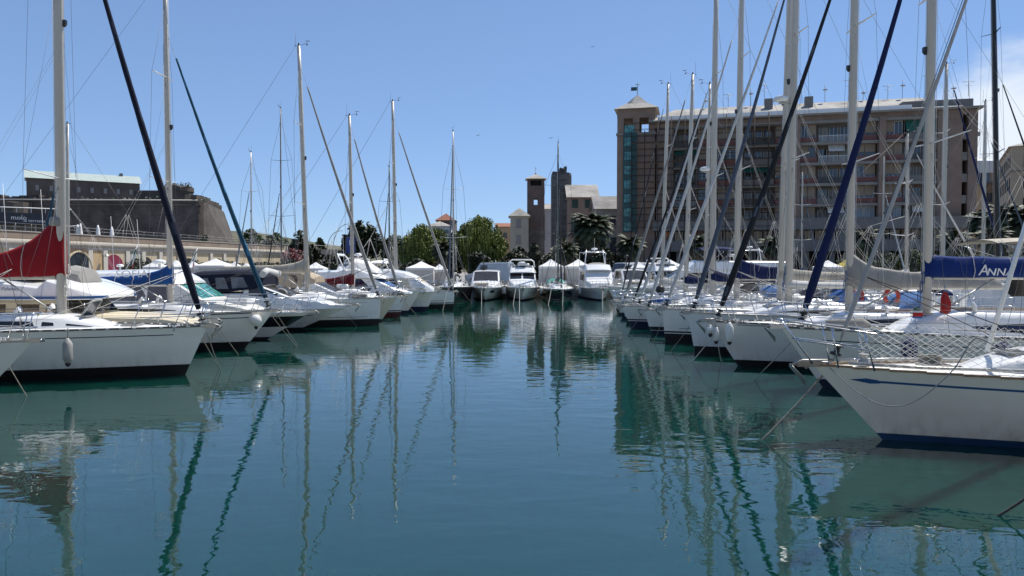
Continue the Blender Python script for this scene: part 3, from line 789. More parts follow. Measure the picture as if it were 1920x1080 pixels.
stone_q = brickmat('quay_stone', (.30, .28, .25), (.24, .23, .21), (.12, .11, .10), 1.4, .5)
paving = mat('quay_paving', (.30, .28, .25), .85, var=.25, scale=.5)
asphalt = mat('asphalt', (.06, .06, .06), .9, var=.2, scale=2)
earth = mat('dry_ground', (.16, .15, .11), .95, var=.4, scale=.05)
def struct(name, mb, m, **k):
    o = mb.build(name, m, **k); o['kind'] = 'structure'; return o
QZ = 0.95
g = MB()
g.face([(-46, 72, QZ), (400, 72, QZ), (3000, 3000, QZ), (-3000, 3000, QZ), (-3000, 40, QZ), (-46, 40, QZ)])
g.face([(60, 72, QZ), (60, 20, QZ), (400, 20, QZ), (400, 72, QZ)])
struct('ground', g, paving)
q = MB()
q.box((180, 72.3, .3), (459, .6, 1.9), 0); q.box((-46, 56, .3), (.6, 33, 1.9)); q.box((-86, 39.7, .3), (80, .6, 1.9)); q.box((60, 46, .3), (.6, 52, 1.9))
q.box((-46, 56, QZ + .1), (.9, 33, .24)); q.box((180, 72.3, QZ + .1), (459, .9, .24))
struct('quay', q, stone_q)
nq = MB(); nq.box((0, -28.5, .4), (160, 60, 2.2)); struct('near_quay', nq, mat('near_quay_paving', (.42, .40, .36), .85, var=.2, scale=.6))
def behind():  # unseen houses added so their sunlit walls bounce light onto the hulls
    for k in range(5):
        w = 26; x = -64 + k * 31; t = thing('bounce_house', 'pale quayside house behind the photographer, ' + ['first', 'second', 'third', 'fourth', 'fifth'][k] + ' from the left', 'building', (x, -24 - k % 2 * 2, 1.5))
        MB().box((0, -5, 7.5 + k % 3), (w, 10, 15 + k % 3 * 2)).build('wall', mat('bounce_wall_plaster', (.70, .62, .48), .9), t)
        MB().box((0, -5, 15.3 + k % 3 * 2), (w + 1, 11, .6)).build('cornice', mat('bounce_cornice_plaster', (.6, .57, .5), .9), t)
        for j in range(4):
            for i in range(6): MB().box((-10.5 + i * 4.2, .03, 2.2 + j * 3.7), (1.2, .1, 1.9)).build('window', mat('bounce_house_window', (.05, .06, .07), .15), t)
behind()
# floating pontoons that carry the boats' sterns
pont = mat('pontoon_planks', (.30, .27, .22), .85, var=.3, scale=3, stretch=(1, 12, 1))
conc = mat('pontoon_concrete', (.32, .31, .29), .85, var=.2, scale=2)
def pontoon(name, x, y0, y1, w, label):
    t = thing('pontoon', label, 'pontoon', (x, y0, 0), 0, 'floating pontoons')
    MB().box((0, (y1 - y0) / 2, .22), (w, y1 - y0, .56)).build('float', conc, t)
    MB().box((0, (y1 - y0) / 2, .53), (w - .1, y1 - y0 - .1, .06)).build('walkway', pont, t)
    for i in range(int((y1 - y0) / 4)):
        for sg in (1, -1): MB().tube([(sg * (w / 2 - .15), 2 + i * 4 - .12, .62), (sg * (w / 2 - .15), 2 + i * 4 + .12, .62)], .025, 6).build('bollard', galv, t)
pontoon('pontoon', -20.8, 8, 56, 2.2, 'long floating pontoon behind the sterns of the left row of boats')
pontoon('pontoon', 17.6, 4, 60, 1.8, 'long floating pontoon behind the sterns of the right row of boats')
pontoon('pontoon', 0, 69.3, 71.8, 40, 'floating pontoon along the far quay in front of the white gazebos')

# hills and rising terrain behind the quay on the left
def terrain():
    m = mat('scrub_hill', (.045, .055, .025), .95, var=.5, scale=.06, c2=(.12, .11, .07), detail=9, bump=.6)
    mb = MB(); nx, ny = 60, 26; R = []
    for j in range(ny + 1):
        y = 150 + j * 14; r = []
        for i in range(nx + 1):
            x = -330 + i * 6.2
            e = math.exp(-((x + 105) / 70) ** 2) * math.exp(-((y - 260) / 60) ** 2) * 13 + math.exp(-((x + 230) / 90) ** 2) * math.exp(-((y - 250) / 90) ** 2) * 14
            z = QZ - .6 + e + noise.noise(Vector((x * .03, y * .03, 0))) * 1.5 * min(1, e / 3)
            r.append((x, y, z))
        R.append(r)
    mb.rings(R, closed=False, caps=False); struct('hills', mb, m)
terrain()

# ---------------------------------------------------------------- buildings
concr = mat('facade_grey_brown', (.245, .172, .130), .9, var=.22, scale=.5)
concr2 = mat('facade_concrete_band', (.185, .172, .160), .9, var=.15, scale=.6)
slabm = mat('facade_slab', (.25, .225, .195), .9, var=.15, scale=.8)
redp = mat('facade_red_panel', (.20, .085, .07), .85, var=.2, scale=2)
shut = mat('roller_shutter_brown', (.30, .235, .175), .8, var=.15, scale=6, stretch=(.2, .2, 8))
shut2 = mat('roller_shutter_grey', (.25, .24, .23), .8, var=.12, scale=6, stretch=(.2, .2, 8))
wframe = mat('window_frame_white', (.62, .62, .60), .5)
pane = mat('window_pane_dark', (.04, .05, .065), .05, spec=.8, var=.4, scale=.8)
curt = mat('net_curtain', (.32, .36, .40), .5, var=.2, scale=2)
rail_d = mat('dark_railing', (.05, .05, .05), .6)
roofm = brickmat('slate_roof_pale', (.46, .43, .38), (.38, .36, .32), (.25, .23, .21), .6, .3, ms=.02)
rooft = mat('roof_tiles_terracotta', (.32, .13, .08), .85, var=.3, scale=2)
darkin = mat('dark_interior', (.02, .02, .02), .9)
awn_g = fabric('green_awning', (.02, .12, .09))
awn_w = fabric('white_awning', (.60, .58, .54))
orange = mat('orange_mottle', (.55, .20, .06), .7, var=.6, scale=1.2, c2=(.10, .04, .02))  # window colour mottled between orange and dark brown
tealg = mat('teal_glass', (.10, .32, .30), .15, var=.5, scale=1.2, c2=(.02, .09, .09))
lights_teal = mat('teal_frame', (.02, .07, .07), .5)

def big_block():
    A, B = Vector((W(1228, 400, 118).x, 118, 0)), Vector((W(1820, 400, 107).x, 107, 0))
    ang = atan2(B.y - A.y, B.x - A.x); Lw = (B - A).length
    t = thing('apartment_block', 'long grey-brown apartment block of six storeys with red panels, balconies and roller shutters', 'building', (A.x, A.y, QZ), ang)
    def U(px):   # distance along facade of a photo column
        r = ray(px, 400); # (A + u*dir).x / .y = r.x/r.y
        dx, dy = cos(ang), sin(ang); k = r.x / r.y
        return (k * A.y - A.x) / (dx - k * dy)
    Z = lambda z: z - QZ
    D = 12.0
    fl = [9.0, 12.15, 15.3, 18.5, 21.6, 24.9]
    MB().box((Lw / 2, D / 2 + 1.6, Z((26 + 5.2) / 2)), (Lw - .02, D - 3.2, 20.8)).build('wall', concr, t)
    # floor slabs and cornice
    for z in fl[1:]:
        MB().box((Lw / 2 - 2.2, .35, Z(z)), (Lw - 5.2, 2.5, .42)).build('floor_slab', slabm, t)
    MB().box((Lw / 2, D / 2 - .2, Z(26.0)), (Lw + 2.0, D + 2.6, .32)).build('cornice', slabm, t)
    MB().box((Lw / 2, .4, Z(25.5)), (Lw + .2, 2.3, .75)).build('frieze', concr, t)
    # ends
    for px0, px1 in ((1752, 1798), (1809, 1826), (1231, 1262)):
        u0, u1 = U(px0), U(px1); MB().box(((u0 + u1) / 2, .3, Z(17.5)), (u1 - u0, 2.4, 16.6)).build('wall', concr, t)
    for z in fl[:-1]:
        u0, u1 = U(1798), U(1809); MB().box(((u0 + u1) / 2, .4, Z(z + .5)), (u1 - u0, 2.0, 1.2)).build('stair_parapet', slabm, t)
    MB().box((U(1803), 1.6, Z(17)), (U(1809) - U(1798), .4, 16)).build('stair_wall', darkin, t)
    # mezzanine
    MB().box((Lw / 2, -.2, Z(9.3)), (Lw + .6, 3.4, 1.75)).build('mezzanine_band', concr2, t)
    MB().box((Lw / 2, -.1, Z(5.95)), (Lw + .5, 3.3, 1.7)).build('mezzanine_band', concr2, t)
    n = 30
    for i in range(n):
        u = (i + .5) * Lw / n; w = Lw / n - .35
        if i % 5 == 4: MB().box((u, .7, Z(7.6)), (Lw / n, .6, 1.7)).build('pier', concr, t); continue
        o = MB().box((u, .95, Z(7.6)), (w, .08, 1.55)).build('mezzanine_window', orange if i in (1, 3) else pane, t, **({'label': 'window with glowing orange blinds'} if i in (1, 3) else {}))
        f = MB(); f.box((u, .88, Z(7.6)), (.07, .06, 1.55)); f.box((u - w / 2, .88, Z(7.6)), (.08, .06, 1.6)); f.box((u + w / 2, .88, Z(7.6)), (.08, .06, 1.6)); f.build('window_frame', wframe, o)
    # arcade
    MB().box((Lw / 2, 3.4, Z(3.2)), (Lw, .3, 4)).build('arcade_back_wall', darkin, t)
    for i in range(13):
        MB().box((i * Lw / 12, -.6, Z(3.15)), (.7, .7, 3.9)).build('arcade_column', concr2, t)
    # bays
    bays = [(1262, 1305, 'b'), (1305, 1343, 's'), (1343, 1392, 's'), (1392, 1450, 'b'), (1450, 1484, 's'), (1484, 1497, 'p'), (1497, 1531, 's'), (1531, 1597, 'b'), (1597, 1643, 's'), (1643, 1655, 'p'), (1655, 1693, 's'), (1693, 1752, 'b')]
    rnd = random.Random(5)
    for a, b, k in bays:
        u0, u1 = U(a), U(b); uc, w = (u0 + u1) / 2, u1 - u0
        if k == 'p': MB().box((uc, -.1, Z(17.6)), (w, 2.2, 15.4)).build('pillar', concr, t); continue
        for j, z in enumerate(fl[:-1]):
            z0, z1 = z + .21, fl[j + 1] - .21; h = z1 - z0
            if k == 's':
                MB().box((uc, .25, Z(z0 + .42)), (w - .2, 1.4, .84)).build('parapet_panel', redp if j else concr, t)
                y = .25; zc = (z0 + .84 + z1) / 2; hh = z1 - z0 - .84
                MB().box((uc, y + .7, Z(zc)), (w, .1, hh)).build('wall', concr, t)
                q = rnd.random(); nb = 2
                for e in range(nb):
                    uu = u0 + .2 + (w - .4) * (e + .5) / nb; ww = (w - .4) / nb - .08
                    fr = MB(); 
                    for sx in (-1, 1): fr.box((uu + sx * (ww / 2 - .03), y - .03, Z(zc)), (.07, .1, hh))
                    fr.box((uu, y - .03, Z(zc + hh / 2 - .05)), (ww, .1, .08)); fr.box((uu, y - .03, Z(zc - hh / 2 + .05)), (ww, .1, .08)); fr.box((uu, y - .03, Z(zc)), (.05, .08, hh))
                    wn = MB().box((uu, y + .02, Z(zc)), (ww, .05, hh)).build('window', curt if (j == 3 and a == 1655) or j == 0 and a > 1500 else pane, t)
                    fr.build('window_frame', wframe if q < .75 else shut, wn)
                    drop = (1.0, 1.0, .8, .0, 1.0, .65)[rnd.randrange(6)]
                    if j == 0: drop = 0 if a > 1590 else .9
                    if drop: MB().box((uu, y - .1, Z(zc + hh / 2 * (1 - drop))), (ww, .04, hh * drop)).build('roller_shutter', shut, wn)
            else:
                yb = .55
                nb = 3 if w > 4.2 else 2
                MB().box((uc, yb + .95, Z((z0 + z1) / 2)), (w, .1, h)).build('wall', concr2 if rnd.random() < .5 else concr, t)
                for e in range(nb):
                    uu = u0 + .2 + (w - .4) * (e + .5) / nb; ww = (w - .4) / nb - .3
                    wn = MB().box((uu, yb + .86, Z(z0 + h * .44)), (ww, .06, h * .86)).build('balcony_door', pane if rnd.random() < .6 else shut2, t)
                    fr = MB()
                    for sx in (-1, 0, 1): fr.box((uu + sx * (ww / 2 - .03), yb + .80, Z(z0 + h * .44)), (.06, .06, h * .86))
                    fr.build('window_frame', wframe, wn)
                r = MB(); r.box((uc, -.82, Z(z0 + .95)), (w - .05, .05, .06))
                if rnd.random() < .55:
                    r.box((uc, -.8, Z(z0 + .45)), (w - .1, .03, .8))
                    r.build('balcony_railing', [concr2, rail_d][rnd.random() < .4], t)
                else:
                    for e in range(int(w / .16)): r.box((u0 + .1 + e * .16, -.82, Z(z0 + .48)), (.025, .025, .95))
                    r.build('balcony_railing', [whitepaint, rail_d][rnd.random() < .5], t)
                if (a, j) in ((1693, 4), (1392, 2), (1262, 3)):
                    MB().face([(u0 + .1, -.1, Z(z1)), (u1 - .1, -.1, Z(z1)), (u1 - .1, -.75, Z(z0 + .9 if a == 1693 else z1 - .9)), (u0 + .1, -.75, Z(z0 + .9 if a == 1693 else z1 - .9))]).build('awning', awn_g, t)
                if (a, j) in ((1531, 3), (1531, 0), (1693, 0)):
                    MB().face([(uc - 1, -.1, Z(z1)), (uc + 1.3, -.1, Z(z1)), (uc + 1.3, -.7, Z(z1 - 1)), (uc - 1, -.7, Z(z1 - 1))]).build('awning', awn_w, t)
                if rnd.random() < .45: tuft(t, 'balcony_plant', (u0 + w * rnd.random(), -.55, Z(z0 + .7)), .45, 60, rnd.randrange(99))
    # roof
    r = MB(); e0, e1 = -1.0, Lw - 8.5; z0, z1 = Z(26.17), Z(29.25)
    r.face([(e0, -1.3, z0), (e1 + 7, -1.3, z0), (e1 + 3.0, D / 2, z1), (e0 + 4, D / 2, z1)]); r.face([(e1 + 7, D + 1, z0), (e0, D + 1, z0), (e0 + 4, D / 2, z1), (e1 + 3, D / 2, z1)]); r.face([(e1 + 7, -1.3, z0), (e1 + 7, D + 1, z0), (e1 + 3, D / 2, z1)]); r.face([(e0, D + 1, z0), (e0, -1.3, z0), (e0 + 4, D / 2, z1)])
    rf = r.build('roof', roofm, t)
    MB().box((Lw - 4.8, 1.2, Z(26.8)), (9.5, 3.0, 1.3)).build('roof_parapet', concr2, t)
    gt = MB(); gt.box((Lw / 2 - 4, -1.25, Z(26.5)), (Lw - 9, .06, .55))
    gt.build('roof_edge_panels', whitepaint, t)
    for px in (1443, 1520): u = U(px); MB().box((u, 3.5, Z(28.7)), (1.2, 1.0, 2.0)).build('chimney', concr2, rf)
    for k in range(14):
        u = 8 + k * 3.0 + (k * 7 % 5) * .3; h = 1.6 + (k * 5 % 4) * .7; yy = D / 2; a = MB(); a.tube([(u, yy, z1 - .2), (u, yy, z1 + h)], .04, 4)
        if k % 2:
            a.tube([(u - .8, yy, z1 + h * .9), (u + .8, yy, z1 + h * .9)], .03, 4)
            for e in range(6): a.tube([(u - .75 + e * .3, yy - .35, z1 + h * .9), (u - .75 + e * .3, yy + .35, z1 + h * .9)], .02, 4)
            a.tube([(u - .5, yy, z1 + h * .65), (u + .5, yy, z1 + h * .65)], .03, 4)
        else: a.lathe([(.02, 0), (.35, .12), (.4, .2)], (u, yy - .2, z1 + h * .6), 10)
        a.build('television_aerial', galv, t)
    # stair tower on the left
    tw = 6.0; ux = -5.3
    tx = U(1157); tw = -tx
    for (x0, x1, za, zb) in ((tx, 0, 1.3, 24.2), (tx, 0, 26.9, 28.4)):
        MB().box(((x0 + x1) / 2, 2.4, Z((za + zb) / 2)), (x1 - x0, 6.0, zb - za)).build('tower_wall', concr, t)
    for xx in (tx + .55, tx + tw * .5, -.55):
        for yy in (-.05, 4.85): MB().box((xx, yy, Z(25.55)), (1.05, 1.05, 2.7)).build('belvedere_pier', concr, t)
    MB().box((tx / 2, 2.4, Z(24.35)), (tw + .3, 6.3, .35)).build('string_course', slabm, t)
    ap = (tx / 2, 2.4, Z(31.3)); c = [(tx - .5, -1.1, Z(28.4)), (.5, -1.1, Z(28.4)), (.5, 5.9, Z(28.4)), (tx - .5, 5.9, Z(28.4))]
    r = MB(); 
    cc = [((p[0] + ap[0] * .45 / .55 * 1) * .55 if 0 else lerp(p[0], ap[0], .5), lerp(p[1], ap[1], .5), lerp(p[2], ap[2], .38)) for p in c]
    for i in range(4): j = (i + 1) % 4; r.face([c[i], c[j], cc[j], cc[i]]); r.face([cc[i], cc[j], ap])
    r.face(c[::-1]); tr = r.build('tower_roof', roofm, t)
    v = MB().tube([ap, (ap[0], ap[1], ap[2] + 2.0)], .05, 5); v.box((ap[0] - .6, ap[1], ap[2] + 1.0), (1.0, .04, .6)); v.tube([(ap[0] - .4, ap[1], ap[2] + 1.7), (ap[0] + .4, ap[1], ap[2] + 1.7)], .04, 4); v.build('weather_vane', lights_teal, tr)
    # glazed stair shaft in the tower front
    u0, u1 = U(1168.5), U(1194.0)
    MB().box(((u0 + u1) / 2, -.75, Z(16.4)), (u1 - u0, .3, 16.2)).build('stair_shaft', lights_teal, t)
    for i in range(7):
        zc = 23.0 - i * 2.3
        g_ = MB().box(((u0 + u1) / 2 - .25, -.95, Z(zc)), ((u1 - u0) * .62, .08, 1.45)).build('stair_glazing', tealg, t)
        f = MB()
        for k in range(4): f.box(((u0 + u1) / 2 - .25 + (k - 1.5) / 3 * (u1 - u0) * .62, -1.01, Z(zc)), (.05, .04, 1.5))
        for k in range(3): f.box(((u0 + u1) / 2 - .25, -1.01, Z(zc + (k - 1) * .7)), ((u1 - u0) * .64, .04, .05))
        f.build('glazing_bars', lights_teal, g_)
    MB().box(((u0 + u1) / 2 - .1, -.66, Z(25.0)), ((u1 - u0) * .7, .05, 1.5)).build('belvedere_glass', tealg, t)
    # scaffolding
    s = thing('scaffolding', 'brown tubular scaffolding over the left end of the long apartment block', 'scaffolding', (A.x, A.y, QZ), ang)
    P = MB(); a, b = U(1185), U(1470); k = 0; u = a
    while u < b:
        for yy in (-1.35, -2.2): P.tube([(u, yy, 0), (u, yy, Z(26.6 if u > 0 else 24.5))], .045, 4)
        u += 2.1
    P.build('standard', mat('scaffold_tube', (.045, .028, .022), .7, .2), s)
    Q = MB(); z = 9.0
    while z < 26.8:
        for yy in (-1.35, -2.2): Q.tube([(a, yy, Z(z)), (b, yy, Z(z))], .035, 4)
        z += 1.05
    Q.build('ledger', MATS['scaffold_tube'], s)
    z = 10.0; 
    while z < 25: MB().box(((a + b) / 2, -1.78, Z(z)), (b - a, .8, .06)).build('platform', mat('scaffold_board', (.13, .10, .075), .9), s); z += 3.15
    return t
def tuft(root, name, c, r, n, seed, m=None):
    rnd = random.Random(seed); mb = MB(); c = Vector(c)
    for _ in range(n):
        v = Vector((rnd.gauss(0, 1), rnd.gauss(0, 1), rnd.gauss(0, 1))); v.normalize(); p = c + v * r * rnd.random() ** .4
        leaf(mb, p, r * .28, rnd, rnd.randrange(3))
    return mb.build(name, m or LEAF['green'], root)
def leaf(mb, p, s, rnd, mi=0):
    a = Vector((rnd.uniform(-1, 1), rnd.uniform(-1, 1), rnd.uniform(-.6, .6))).normalized(); b = a.orthogonal().normalized()
    if rnd.random() < .5: b = a.cross(b)
    a *= s; b *= s * rnd.uniform(.45, .8)
    mb.face([p - a, p - a * .1 - b, p + a, p + a * .1 + b], mi)
def lm(name, c, v=1.0):
    return [mat(name + str(i), tuple(x * k for x in c), .6, 0, .25, 5, spec=.35) for i, k in enumerate((.65, 1.0, 1.45))]
LEAF = {'green': lm('leaf_green_', (.045, .075, .022)), 'dark': lm('leaf_dark_', (.020, .032, .014)), 'willow': lm('leaf_willow_', (.15, .18, .035)), 'olive': lm('leaf_grey_green_', (.075, .085, .055)),
        'palm': lm('leaf_palm_', (.052, .068, .034)), 'red': lm('leaf_red_', (.16, .035, .04)), 'light': lm('leaf_light_', (.12, .17, .03))}
bark = mat('bark', (.10, .08, .06), .95, var=.4, scale=6, bump=.5)
dead = mat('dead_fronds', (.17, .14, .10), .95, var=.45, scale=6, stretch=(1, 1, .3))

def generic(name, label, cat, px0, px1, ytop, d, depth, m, rows=None, roof=None, rh=2.5, roofmat=None, base=QZ, rz=0.0, winm=None, storey=3.2, shutters=None, cornice=None):
    a, b = W(px0, ytop, d), W(px1, ytop, d); w = b.x - a.x; h = a.z - base
    t = thing(name, label, cat, (a.x, d, base), rz)
    MB().box((w / 2, depth / 2, h / 2), (w, depth, h)).build('wall', m, t)
    if rows:
        for (cols, z, ww, hh) in rows:
            for c in cols:
                o = MB().box((c * w, -.01, z - base), (ww, .1, hh)).build('window', winm or pane, t)
                f = MB(); f.box((c * w, -.05, z - base - hh / 2 - .08), (ww + .3, .2, .12)); f.build('sill', slabm, o)
                if shutters:
                    for sx in (-1, 1): MB().box((c * w + sx * ww * .27, -.09, z - base), (ww * .5, .06, hh)).build('shutter', shutters, o)
    rm = roofmat or roofm; o = .45
    if roof == 'hip':
        q = min(w, depth) / 2; r = MB(); c = [(-o, -o, h), (w + o, -o, h), (w + o, depth + o, h), (-o, depth + o, h)]
        if w >= depth: A_, B_ = (q, depth / 2, h + rh), (w - q + .01, depth / 2, h + rh)
        else: A_, B_ = (w / 2, q, h + rh), (w / 2, depth - q + .01, h + rh)
        if w >= depth: r.face([c[0], c[1], B_, A_]); r.face([c[1], c[2], B_]); r.face([c[2], c[3], A_, B_]); r.face([c[3], c[0], A_])
        else: r.face([c[0], c[1], A_]); r.face([c[1], c[2], B_, A_]); r.face([c[2], c[3], B_]); r.face([c[3], c[0], A_, B_])
        r.face(c[::-1]); r.build('roof', rm, t)
    elif roof == 'gable':
        r = MB(); r.face([(-o, -o, h), (w + o, -o, h), (w + o, depth / 2, h + rh), (-o, depth / 2, h + rh)]); r.face([(-o, depth + o, h), (-o, depth / 2, h + rh), (w + o, depth / 2, h + rh), (w + o, depth + o, h)])
        r.face([(-o, -o, h - .01), (-o, depth + o, h - .01), (w + o, depth + o, h - .01), (w + o, -o, h - .01)]); r.face([(w, 0, h), (w, depth, h), (w, depth / 2, h + rh)]); r.face([(0, 0, h), (0, depth / 2, h + rh), (0, depth, h)])
        r.build('roof', rm, t)
    elif roof == 'flat': MB().box((w / 2, depth / 2, h + .2), (w + .7, depth + .7, .4)).build('cornice', cornice or slabm, t)
    return t, w, h
big_block()
stone_d = brickmat('fortress_masonry', (.115, .092, .078), (.088, .07, .06), (.05, .042, .036), 1.1, .38, stain=.5)
stone_l = brickmat('bastion_masonry', (.12, .102, .085), (.095, .08, .068), (.06, .052, .045), .9, .3, stain=.5)
stone_t = brickmat('tower_stone', (.15, .145, .14), (.095, .092, .09), (.06, .055, .05), 1.1, .45, ms=.03, stain=.4)
brick_t = brickmat('tower_brick', (.15, .108, .088), (.115, .082, .07), (.085, .07, .06), .5, .16, stain=.3)
plaster = mat('plaster_ivory', (.40, .37, .30), .9, var=.12, scale=.5)
plaster_w = mat('plaster_white', (.50, .50, .50), .9, var=.1, scale=.5)
plaster_o = mat('plaster_ochre', (.44, .30, .17), .9, var=.12, scale=.5)
plaster_p = mat('plaster_pink_brown', (.26, .185, .145), .9, var=.12, scale=.4)
plaster_g = mat('plaster_grey_beige', (.31, .28, .235), .9, var=.12, scale=.4)
stucco = mat('cream_stucco', (.50, .42, .29), .9, var=.12, scale=.5)
copper = mat('green_copper_roof', (.40, .46, .42), .6, var=.1, scale=1)
shg = mat('green_shutter', (.02, .05, .035), .7)

# medieval towers
def tower_one():
    d = 168; a, b = W(989, 335, d), W(1021, 335, d); w = b.x - a.x; h = a.z - QZ; cx = (a.x + b.x) / 2
    t = thing('bell_tower', 'slim medieval brick tower with pyramid roof and cross', 'tower', (cx, d + w / 2, QZ))
    zb = h * .45; o0 = W(0, 372, d).z - QZ; o1 = W(0, 384, d).z - QZ; q0 = W(0, 348, d).z - QZ; q1 = W(0, 338, d).z - QZ
    MB().box((0, 0, zb / 2), (w + .06, w + .06, zb)).build('stone_base', stone_t, t)
    ww = w / 2; th = .5; m = MB(); sw = .5
    m.box((0, 0, (zb + o1) / 2), (w, w, o1 - zb)); m.box((0, 0, (o0 + q0) / 2), (w, w, q0 - o0)); m.box((0, 0, (q1 + h) / 2), (w, w, h - q1))
    for sx in (-1, 1):
        m.box((sx * (ww - (ww - sw) / 2), 0, (o1 + o0) / 2), (ww - sw, w - .02, o0 - o1))
        m.box((sx * (ww - .35), 0, (q1 + q0) / 2), (.7, w - .02, q1 - q0))
    m.build('shaft', brick_t, t)
    MB().box((0, .3, (q1 + q0) / 2), (w - 1.5, w * .6, q1 - q0)).build('belfry_shade_block', darkin, t)  # near-black block standing in for shade inside the belfry opening
    r = MB(); e = w / 2 + .45; c = [(-e, -e, h), (e, -e, h), (e, e, h), (-e, e, h)]; ap = (0, 0, h + 1.35)
    for i in range(4): r.face([c[i], c[(i + 1) % 4], ap])
    r.face(c[::-1]); rf = r.build('roof', roofm, t)
    f = MB().lathe([(.12, -.1), (.2, .1), (.1, .4)], ap, 8); f.tube([ap, (0, 0, h + 3.2)], .04, 4); f.tube([(-.35, 0, h + 2.7), (.35, 0, h + 2.7)], .04, 4); f.build('cross', galv, rf)
tower_one()
def tower_two():
    d = 150; a, b = W(1035, 321, d), W(1072, 321, d); w = b.x - a.x; h = a.z - QZ; cx = (a.x + b.x) / 2
    t = thing('stone_tower', 'square grey stone medieval tower with broken top', 'tower', (cx, d + w / 2, QZ))
    e = w / 2; m = MB(); R = []
    for z, k, jj in ((0, 1.02, 0), (h * .5, 1.0, 0), (h - .9, 1.0, 0), (h - .3, .97, 1), (h, .92, 1)):
        c = e * .22; R.append([((x * k), (y * k), z - (.25 if jj and x > 0 else 0)) for x, y in ((-e, -e), (e - c, -e), (e, -e + c), (e, e), (-e, e))])
    m.rings(R, sm=False); m.build('shaft', stone_t, t)
    k = MB(); k.box((.35, 0, h + .35), (1.5, 1.5, .9)).box((.9, .3, h + .95), (.6, .6, .6)).box((-.1, -.2, h + .75), (.3, .3, .5)); k.build('roof_hut', stone_d, t)
    MB().tube([(e * .5, 0, h), (e * .5, 0, h + 1.9)], .05, 4).build('lightning_rod', galv, t)
tower_two()
generic('ivory_house', 'ivory house with hipped slate roof left of the brick tower', 'house', 957, 991, 405, 160, 8, plaster, [((.45,), 12.2, 1.1, 1.9), ((.45,), 8.6, 1.1, 1.9), ((.45,), 6, 1.1, 1.2)], 'hip', 2.0, winm=shut2)
generic('white_house', 'plain pale house wall glimpsed between the two medieval towers', 'house', 1016, 1044, 392, 175, 8, plaster_w, [((.2,), 12, .1, 6)], 'gable', 1.6, winm=slabm)
generic('pink_brown_house', 'pink-brown house with pale slate roof and green shutters right of the grey stone tower', 'house', 1066, 1120, 370, 145, 9, plaster_p, [((.22, .68), 15.2, 1.3, 1.7), ((.22,), 11.2, 1.4, 2.3), ((.68, .9), 11.2, 1.2, 2.0), ((.3, .7), 7, 1.2, 2)], 'gable', 3.0, winm=shg)
generic('grey_beige_house', 'grey-beige house with dark grey roof tucked against the left side of the apartment block', 'house', 1118, 1162, 392, 125, 8, plaster_g, [((.25, .7), 10.6, 1.0, 1.6), ((.2, .75), 6.4, 1.4, 2.6), ((.5,), 3, 2.2, 2.8)], 'gable', 2.6, roofmat=brickmat('slate_roof_grey', (.33, .31, .30), (.26, .25, .24), (.18, .17, .16), .6, .3, ms=.02))
generic('low_ochre_wall', 'low ochre house roof behind the right willow tree', 'house', 931, 958, 425, 200, 8, plaster_o, [((.6,), 11, 1, 1.6)], 'gable', 1.2, roofmat=rooft)
generic('hill_house', 'terracotta-roofed house on the rise above the willow trees', 'house', 818, 852, 413, 230, 10, brick_t, [((.2, .5, .8), 14.5, 1.2, 1.8)], 'hip', 2.4, roofmat=rooft)
generic('hill_villa', 'low white and grey villa roof showing over the left willow tree', 'house', 800, 845, 424, 205, 8, plaster_w, [((.2, .5, .8), 12.3, 1.6, 1.0)], 'hip', 1.6, roofmat=roofm)
generic('brown_block', 'brown block wrapped in scaffolding under a white sheet right of the long apartment block', 'building', 1806, 1866, 310, 150, 14, concr, [((.2, .45, .7), z, 2.0, 1.8) for z in (21, 17.5, 14, 10.5)], 'flat')
def sheet():
    a, b = W(1815, 306, 149), W(1868, 306, 149); t = thing('roof_tarpaulin', 'white tarpaulin stretched over the top of the brown scaffolded block', 'tarpaulin', (a.x, 149, a.z + .5))
    w = b.x - a.x; MB().box((w / 2, 6, -1.2), (w, 12, 2.4)).build('side_sheet', plaster_w, t)
    MB().face([(0, 0, .02), (w, 0, .02), (w - 2, 6, 2.1), (2, 6, 2.1)]).face([(w, 0, .02), (w, 12, .02), (w - 2, 6, 2.1)]).face([(0, 0, .02), (2, 6, 2.1), (0, 12, .02)]).face([(0, 12, .02), (2, 6, 2.1), (w - 2, 6, 2.1), (w, 12, .02)]).build('top_sheet', f_white, t)
sheet()
def jib_basket():
    a = W(1843, 246, 152); t = thing('crane_platform', 'grey crane platform standing above the scaffolded brown block', 'crane', (a.x, 156, a.z))
    MB().box((0, 0, 0), (2.7, 2, .9)).build('counterweight', slabm, t)
    r = MB()
    for k in range(6): r.tube([(-1.2 + k * .48, -1, .45), (-1.2 + k * .48, -1, .95)], .03, 4)
    r.tube([(-1.3, -1, .95), (1.3, -1, .95)], .03, 4); r.build('guard_rail', galv, t)
    l = MB()
    for sx in (-1, 1):
        for sy in (-.6, .6): l.tube([(sx * .6, sy, -.4), (sx * .6, sy, -12)], .06, 4)
    for k in range(8): l.tube([(-.6 if k % 2 else .6, -.6, -.4 - k * 1.4), (.6 if k % 2 else -.6, -.6, -1.8 - k * 1.4)], .035, 4)
    l.build('lattice_mast', galv, t)
jib_basket()
generic('yellow_house', 'yellow house between the brown block and the beige corner building', 'house', 1846, 1880, 345, 140, 9, plaster_o, [((.3, .7), z, 1.0, 1.7) for z in (16, 12.6)], 'flat')
t_, w_, h_ = generic('corner_building', 'tall beige corner building with wide eaves at the right edge', 'building', 1897, 2060, 275, 118, 26, mat('plaster_beige', (.42, .35, .26), .9, var=.1, scale=.4), [((.16, .40, .64), z, 1.2, 2.0) for z in (20, 16.4, 12.8, 9.2)], 'hip', 2.6, winm=darkin, rz=radians(-30))
